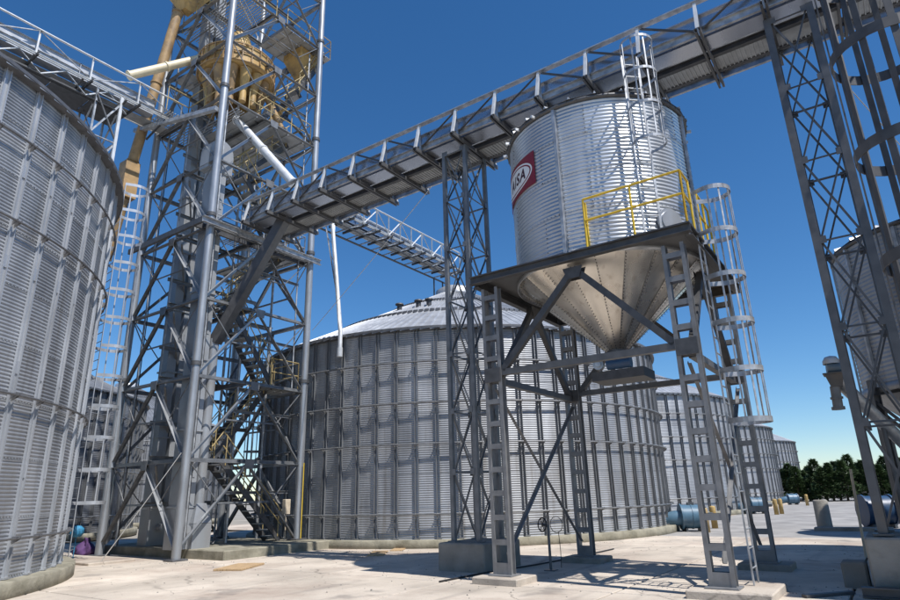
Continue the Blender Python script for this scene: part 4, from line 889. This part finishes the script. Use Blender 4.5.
caged_ladder('caged_ladder', 'large dark cage of a nearby ladder in the upper right corner', (1.12, 6.0), 0, 9.4, (-1, 0), cage=(2.4, 9.3), mt=m_dark, hoop_step=.98, depth=.84, hh=.1, strips=7, sw=.055, width=.5, rail=.03)
mast = thing('ladder_mast', 'steel mast carrying the nearby caged ladder at the right', 'mast', (1.45, 6.0, 0))
bar('post', Ip(.16, .16), (1.45, 6.0, 0), (1.45, 6.0, 9.5), m_steel, mast)
for z in (1.2, 3.2, 5.2, 7.2, 9.2):
    for q in (-.24, .24): bar('bracket', rect(.05, .05), (1.15, 6.0 + q, z), (1.42, 6.0 + q * .3, z), m_steel, mast)
b = MB(); b.cbox((1.2, 5.75, -.02), (1.7, 6.25, .02), .01); part('base_plate', b, m_steel, mast)

# ------------------------------------------------------------------ fans, bollards
def fan(label, loc, rz, sc=1., mt=None, elbow=True):
    mt = mt or m_blue
    r = thing('aeration_fan', label, 'fan', (0, 0, 0), 'blue aeration fans beside the bins')
    # barrel housing with its axis along local X
    b = MB(); b.tube((-.42, 0, .56), (.42, 0, .56), .47, 26); b.tube((-.46, 0, .56), (-.40, 0, .56), .52, 26); b.tube((.40, 0, .56), (.46, 0, .56), .52, 26); b.tube((-.03, 0, .56), (.03, 0, .56), .49, 26); part('fan_housing', b, mt, r)
    if elbow: b = MB(); b.path([(-.45, 0, .52), (-.7, 0, .5), (-.95, .08, .42), (-1.12, .3, .36), (-1.2, .7, .34)], .3, 16); part('outlet_elbow', b, mt, r)
    b = MB(); b.tube((.46, 0, .56), (.56, 0, .56), .4, 22, .46); part('inlet_bell', b, m_gun, r)
    for k in range(6):
        a = 2 * PI * k / 6; b = MB(); b.tube((.565, 0, .56), (.565, .43 * math.cos(a), .56 + .43 * math.sin(a)), .012, 5); part('guard_bar', b, m_gun, r)
    b = MB(); b.tube((.5, 0, .56), (.86, 0, .56), .15, 14); b.tube((.86, 0, .56), (.9, 0, .56), .12, 14); part('motor', b, m_gun, r)
    for x in (-.43, .43):
        for k in range(10): a = 2 * PI * k / 10; b = MB(); b.tube((x - .04, .495 * math.cos(a), .56 + .495 * math.sin(a)), (x + .04, .495 * math.cos(a), .56 + .495 * math.sin(a)), .018, 5); part('flange_bolt', b, m_gun, r)
    b = MB(); b.box((-.12, -.1, 1.0), (.14, .1, 1.12)); part('terminal_box', b, m_gun, r)
    b = MB(); b.box((-.36, -.4, 0), (-.28, .4, .12)); b.box((.28, -.4, 0), (.36, .4, .12)); b.box((-.34, -.06, .1), (.34, .06, .16)); part('base_frame', b, m_gun, r)
    r.location = loc; r.rotation_euler = (0, 0, rz); r.scale = (sc, sc, sc)
    return r
f1 = fan('nearest blue aeration fan at the right foot of the broad bin', (-7.15, 27.3, 0), R(28), .98)
for lab, p, a, s in (('second blue aeration fan down the row of bins', (-7.6, 45.2, 0), R(25), .95), ('third blue aeration fan down the row of bins', (-8.1, 66.0, 0), R(28), .9), ('farthest tiny blue aeration fan near the trees', (-7.8, 80, 0), R(22), .8)):
    c_ = copy_tree(f1, None, p); c_['label'] = lab; c_.rotation_euler = (0, 0, a); c_.scale = (s, s, s)
f5 = fan('large dark blue fan in shade near the concrete pillar at right', (-.85, 30.4, 0), R(25), 1.15, m_dblue, False)
bol = [(-6.45, 26.6, 'yellowed bollard left of the pair beside the nearest fan'), (-6.75, 29.3, 'yellowed bollard right of the pair beside the nearest fan'), (-6.35, 43.6, 'left bollard beside the second fan'), (-6.2, 44.6, 'right bollard beside the second fan'), (-6.6, 62.5, 'lone bollard by the third fan'), (-6.3, 78, 'farthest bollard by the farthest fan')]
for x, y, lab in bol:
    b = MB(); b.lathe([(0, 0), (.13, 0), (.13, .84), (.11, .9), (0, .92)], (x, y, -.01), 14); solo('bollard', b, m_bol, lab, 'bollard', (x, y, 0), 'yellowed bollards by the fans')
b = MB(); b.lathe([(0, 0), (.3, 0), (.27, .06), (.26, 1.05), (.22, 1.1), (.16, 1.1), (.15, .9), (0, .9)], (-2.6, 28.9, -.01), 20); solo('concrete_pillar', b, m_conc, 'squat round concrete pillar on the yard by the dark fan', 'pillar', (-2.6, 28.9, 0))
b = MB(); b.cbox((-2.9, 28.0, -.02), (-.4, 28.5, .12), .02); solo('concrete_kerb', b, m_conc, 'short concrete kerb beside the round pillar', 'kerb', (-1.6, 28.2, 0))

# handwheel valve stand
vp = (-6.62, 13.2)
vv = thing('handwheel_stand', 'thin valve stand with a black handwheel between the left hopper legs', 'valve', (vp[0], vp[1], 0))
b = MB(); b.tube((vp[0], vp[1], .02), (vp[0], vp[1], .95), .03, 10); b.cbox((vp[0] - .12, vp[1] - .12, 0), (vp[0] + .12, vp[1] + .12, .02), .004); part('stem', b, m_gun, vv)
wc = V((vp[0] - .08, vp[1] - .12, .96)); dv = V((-.35, -.9, .1)).normalized(); ax = dv.cross(V((0, 0, 1))).normalized(); ay = ax.cross(dv)
b = MB(); b.path([wc + (ax * math.cos(2 * PI * k / 24) + ay * math.sin(2 * PI * k / 24)) * .14 for k in range(24)], .014, 6, True); part('handwheel', b, m_black, vv)
for k in range(3):
    a = PI * k / 3; d = ax * math.cos(a) + ay * math.sin(a); b = MB(); b.tube(wc - d * .14, wc + d * .14, .009, 6); part('wheel_spoke', b, m_black, vv)
b = MB(); b.tube(wc, V((vp[0], vp[1], .93)), .03, 8); part('gear_hub', b, m_gun, vv)
b = MB(); b.path([V((vp[0] + .16 + .15 * math.cos(t), vp[1] + .1, .95 + .17 * math.sin(t))) for t in [2 * PI * k / 20 for k in range(20)]] , .008, 5, True); b.path([(vp[0] + .2, vp[1] + .1, .8), (vp[0] + .22, vp[1] + .1, .4), (vp[0] + .2, vp[1] + .12, .05)], .008, 5); part('hanging_wire', b, m_black, vv)

# boards, frame, hose
def board(label, c, w, l, a, mt, h=.035, n=3):
    r = thing('wooden_board', label, 'board', (c[0], c[1], 0), 'loose boards on the yard')
    for k in range(n):
        b = MB(); x0 = -w / 2 + w * k / n; b.cbox((x0 + .006, -l / 2 + random.uniform(-.03, .03), .004), (x0 + w / n - .006, l / 2 + random.uniform(-.03, .03), h), .006)
        o = D.objects.new('plank', b.mesh('plank', mt)); col.objects.link(o); o.parent = r
    r.rotation_euler = (0, 0, a); return r
board('tan boards lying flat in front of the tower plinth', (-14.25, 10.75), .75, 1.35, R(28), m_wood, .05)
board('thin plank pair lying in the shade before the broad bin, nearer one', (-13.3, 15.0), .5, 1.5, R(35), m_wood, .03, 2)
board('thin plank lying close to the curb of the broad bin, farther one', (-13.7, 16.5), .4, 1.4, R(30), m_wood, .03, 2)
af = thing('wooden_trestle', 'pale wooden A-shaped trestle leaning on the broad bin curb', 'wooden trestle', (-9.35, 21.1, 0))
for a, c in (((-9.75, 20.5, .0), (-9.65, 20.85, 1.1)), ((-9.25, 20.75, 0), (-9.62, 20.9, 1.1)), ((-9.7, 20.62, .45), (-9.4, 20.78, .45))): bar('wooden_strut', rect(.09, .05), a, c, m_pale, af)
b = MB(); b.path([(-7.78, 10.6, .02), (-7.7, 12.0, .02), (-7.35, 13.9, .025), (-7.2, 16.0, .02), (-7.15, 18.4, .02)], .018, 7); solo('black_hose', b, m_black, 'straight black hose across the yard past the middle concrete block', 'hose', (-7.5, 14, 0))
b = MB(); b.path([(-.93, 18.3, -.01), (-.86, 18.28, 2.0)], .03, 8); solo('thin_pole', b, m_pale, 'thin pale pole standing left of the right concrete block', 'pole', (-.94, 18.4, 0))
b = MB(); b.ext(rect(.1, .04), (-1.5, 11.5, .03), (-.9, 12.2, .03)); solo('scrap_bar', b, m_dark, 'short dark scrap bar lying near the right concrete block', 'scrap', (-1.2, 11.8, 0))
# wires
def wire(label, a, c, r=.012):
    b = MB(); a = V(a); c = V(c); n = 10; sag = (a - c).length * .006
    b.path([lerp(a, c, k / n) - V((0, 0, sag * 4 * (k / n) * (1 - k / n))) for k in range(n + 1)], r, 6); solo('guy_wire', b, m_wire, label, 'wire', a, 'guy wires')
wire('white guy wire sloping from the bridge to the right tower leg', (-10.3, 14.0, 11.05), (-17.65, 15.9, 7.97))
wire('thin guy wire rising from the ground to the front tower leg', (-19.3, 9.75, .08), (-17.85, 11.0, 3.1), .014)
wire('thin white wire behind the nearby cage at upper right', (.35, 13.7, 10.9), (2.4, 17.2, 7.6))

# ------------------------------------------------------------------ trees
def conifer(label, x, y, h, w):
    r = thing('conifer_tree', label, 'tree', (x, y, -.1), 'dark conifers behind the far bins')
    b = MB(); b.tube((x, y, -.15), (x, y, h * .95), .13, 8, .02); 
    lv = MB(); a0_ = random.uniform(0, 6)
    for k in range(1300):
        t = random.random() ** .8; z = h * (.05 + .95 * t); rad = w * (1 - t) ** .72 * (.72 + .28 * math.sin(z * 4.2 + a0_ + k % 3)) + .06; a = random.uniform(0, 2 * PI); q = rad * math.sqrt(random.uniform(.25, 1))
        c = V((x + q * math.cos(a), y + q * math.sin(a), z)); o = V((math.cos(a), math.sin(a), random.uniform(-.1, .7))).normalized(); sv = o.cross(V((0, 0, 1))).normalized()
        s1 = random.uniform(.16, .36)
        for j in range(3):
            sp = sv * random.uniform(-.5, .5) + V((0, 0, random.uniform(-.35, .35))); p = c + sp * s1 * .8; tip = p + (o + sp * .5) * s1
            lv.add([p - sv * s1 * .22, p + V((0, 0, s1 * .12)), p + sv * s1 * .22, tip], [(0, 1, 3), (1, 2, 3)])
    for k in range(14):
        t = .08 + .85 * k / 14; a = k * 2.4; l = w * (1 - t) ** .75; b.tube((x, y, h * t), (x + l * math.cos(a), y + l * math.sin(a), h * t + l * .3), .025, 5, .008)
    part('trunk', b, m_bark, r); part('crown', lv, m_leaf, r)
    return r
names = ['first', 'second', 'third', 'fourth', 'fifth', 'sixth', 'seventh', 'eighth', 'ninth', 'tenth', 'eleventh', 'twelfth', 'thirteenth', 'fourteenth', 'fifteenth', 'sixteenth', 'seventeenth', 'eighteenth', 'nineteenth', 'twentieth']
for k in range(20):
    a = 97.4 - k * .46; Dd = 80 + random.uniform(-2.5, 2.5); h = random.choice((3.2, 3.6, 3.9, 4.1, 4.4)) + random.uniform(-.2, .2)
    conifer('dark green conifer, %s from the left of the tree row' % names[k], Dd * math.cos(R(a)), Dd * math.sin(R(a)), h, random.uniform(1.45, 2.0))

# ------------------------------------------------------------------ loose grit on the yard
b = MB()
for k in range(900):
    x, y = random.uniform(-17, 1), random.uniform(6.5, 24)
    if random.random() < .5: x, y = random.choice(((-14.2, 15.2), (-9.2, 20.2), (-2.6, 11.6), (-6.6, 11.5), (-8.4, 12.0), (-16.8, 10.9), (-.9, 12.0))); x += random.gauss(0, .9); y += random.gauss(0, .7)
    r = random.uniform(.008, .026); a = random.uniform(0, 3); q = [(r * math.cos(a + i * 2.1) * random.uniform(.7, 1.3), r * math.sin(a + i * 2.1) * random.uniform(.7, 1.3)) for i in range(3)]
    b.add([(x + q[i][0], y + q[i][1], .001) for i in range(3)] + [(x, y, .001 + r * random.uniform(.6, 1.1))], [(0, 1, 3), (1, 2, 3), (2, 0, 3)])
o = D.objects.new('grit', b.mesh('grit', m_conc)); col.objects.link(o); o['kind'] = 'stuff'; o['label'] = 'loose stones and grit scattered over the concrete yard'; o['category'] = 'grit'
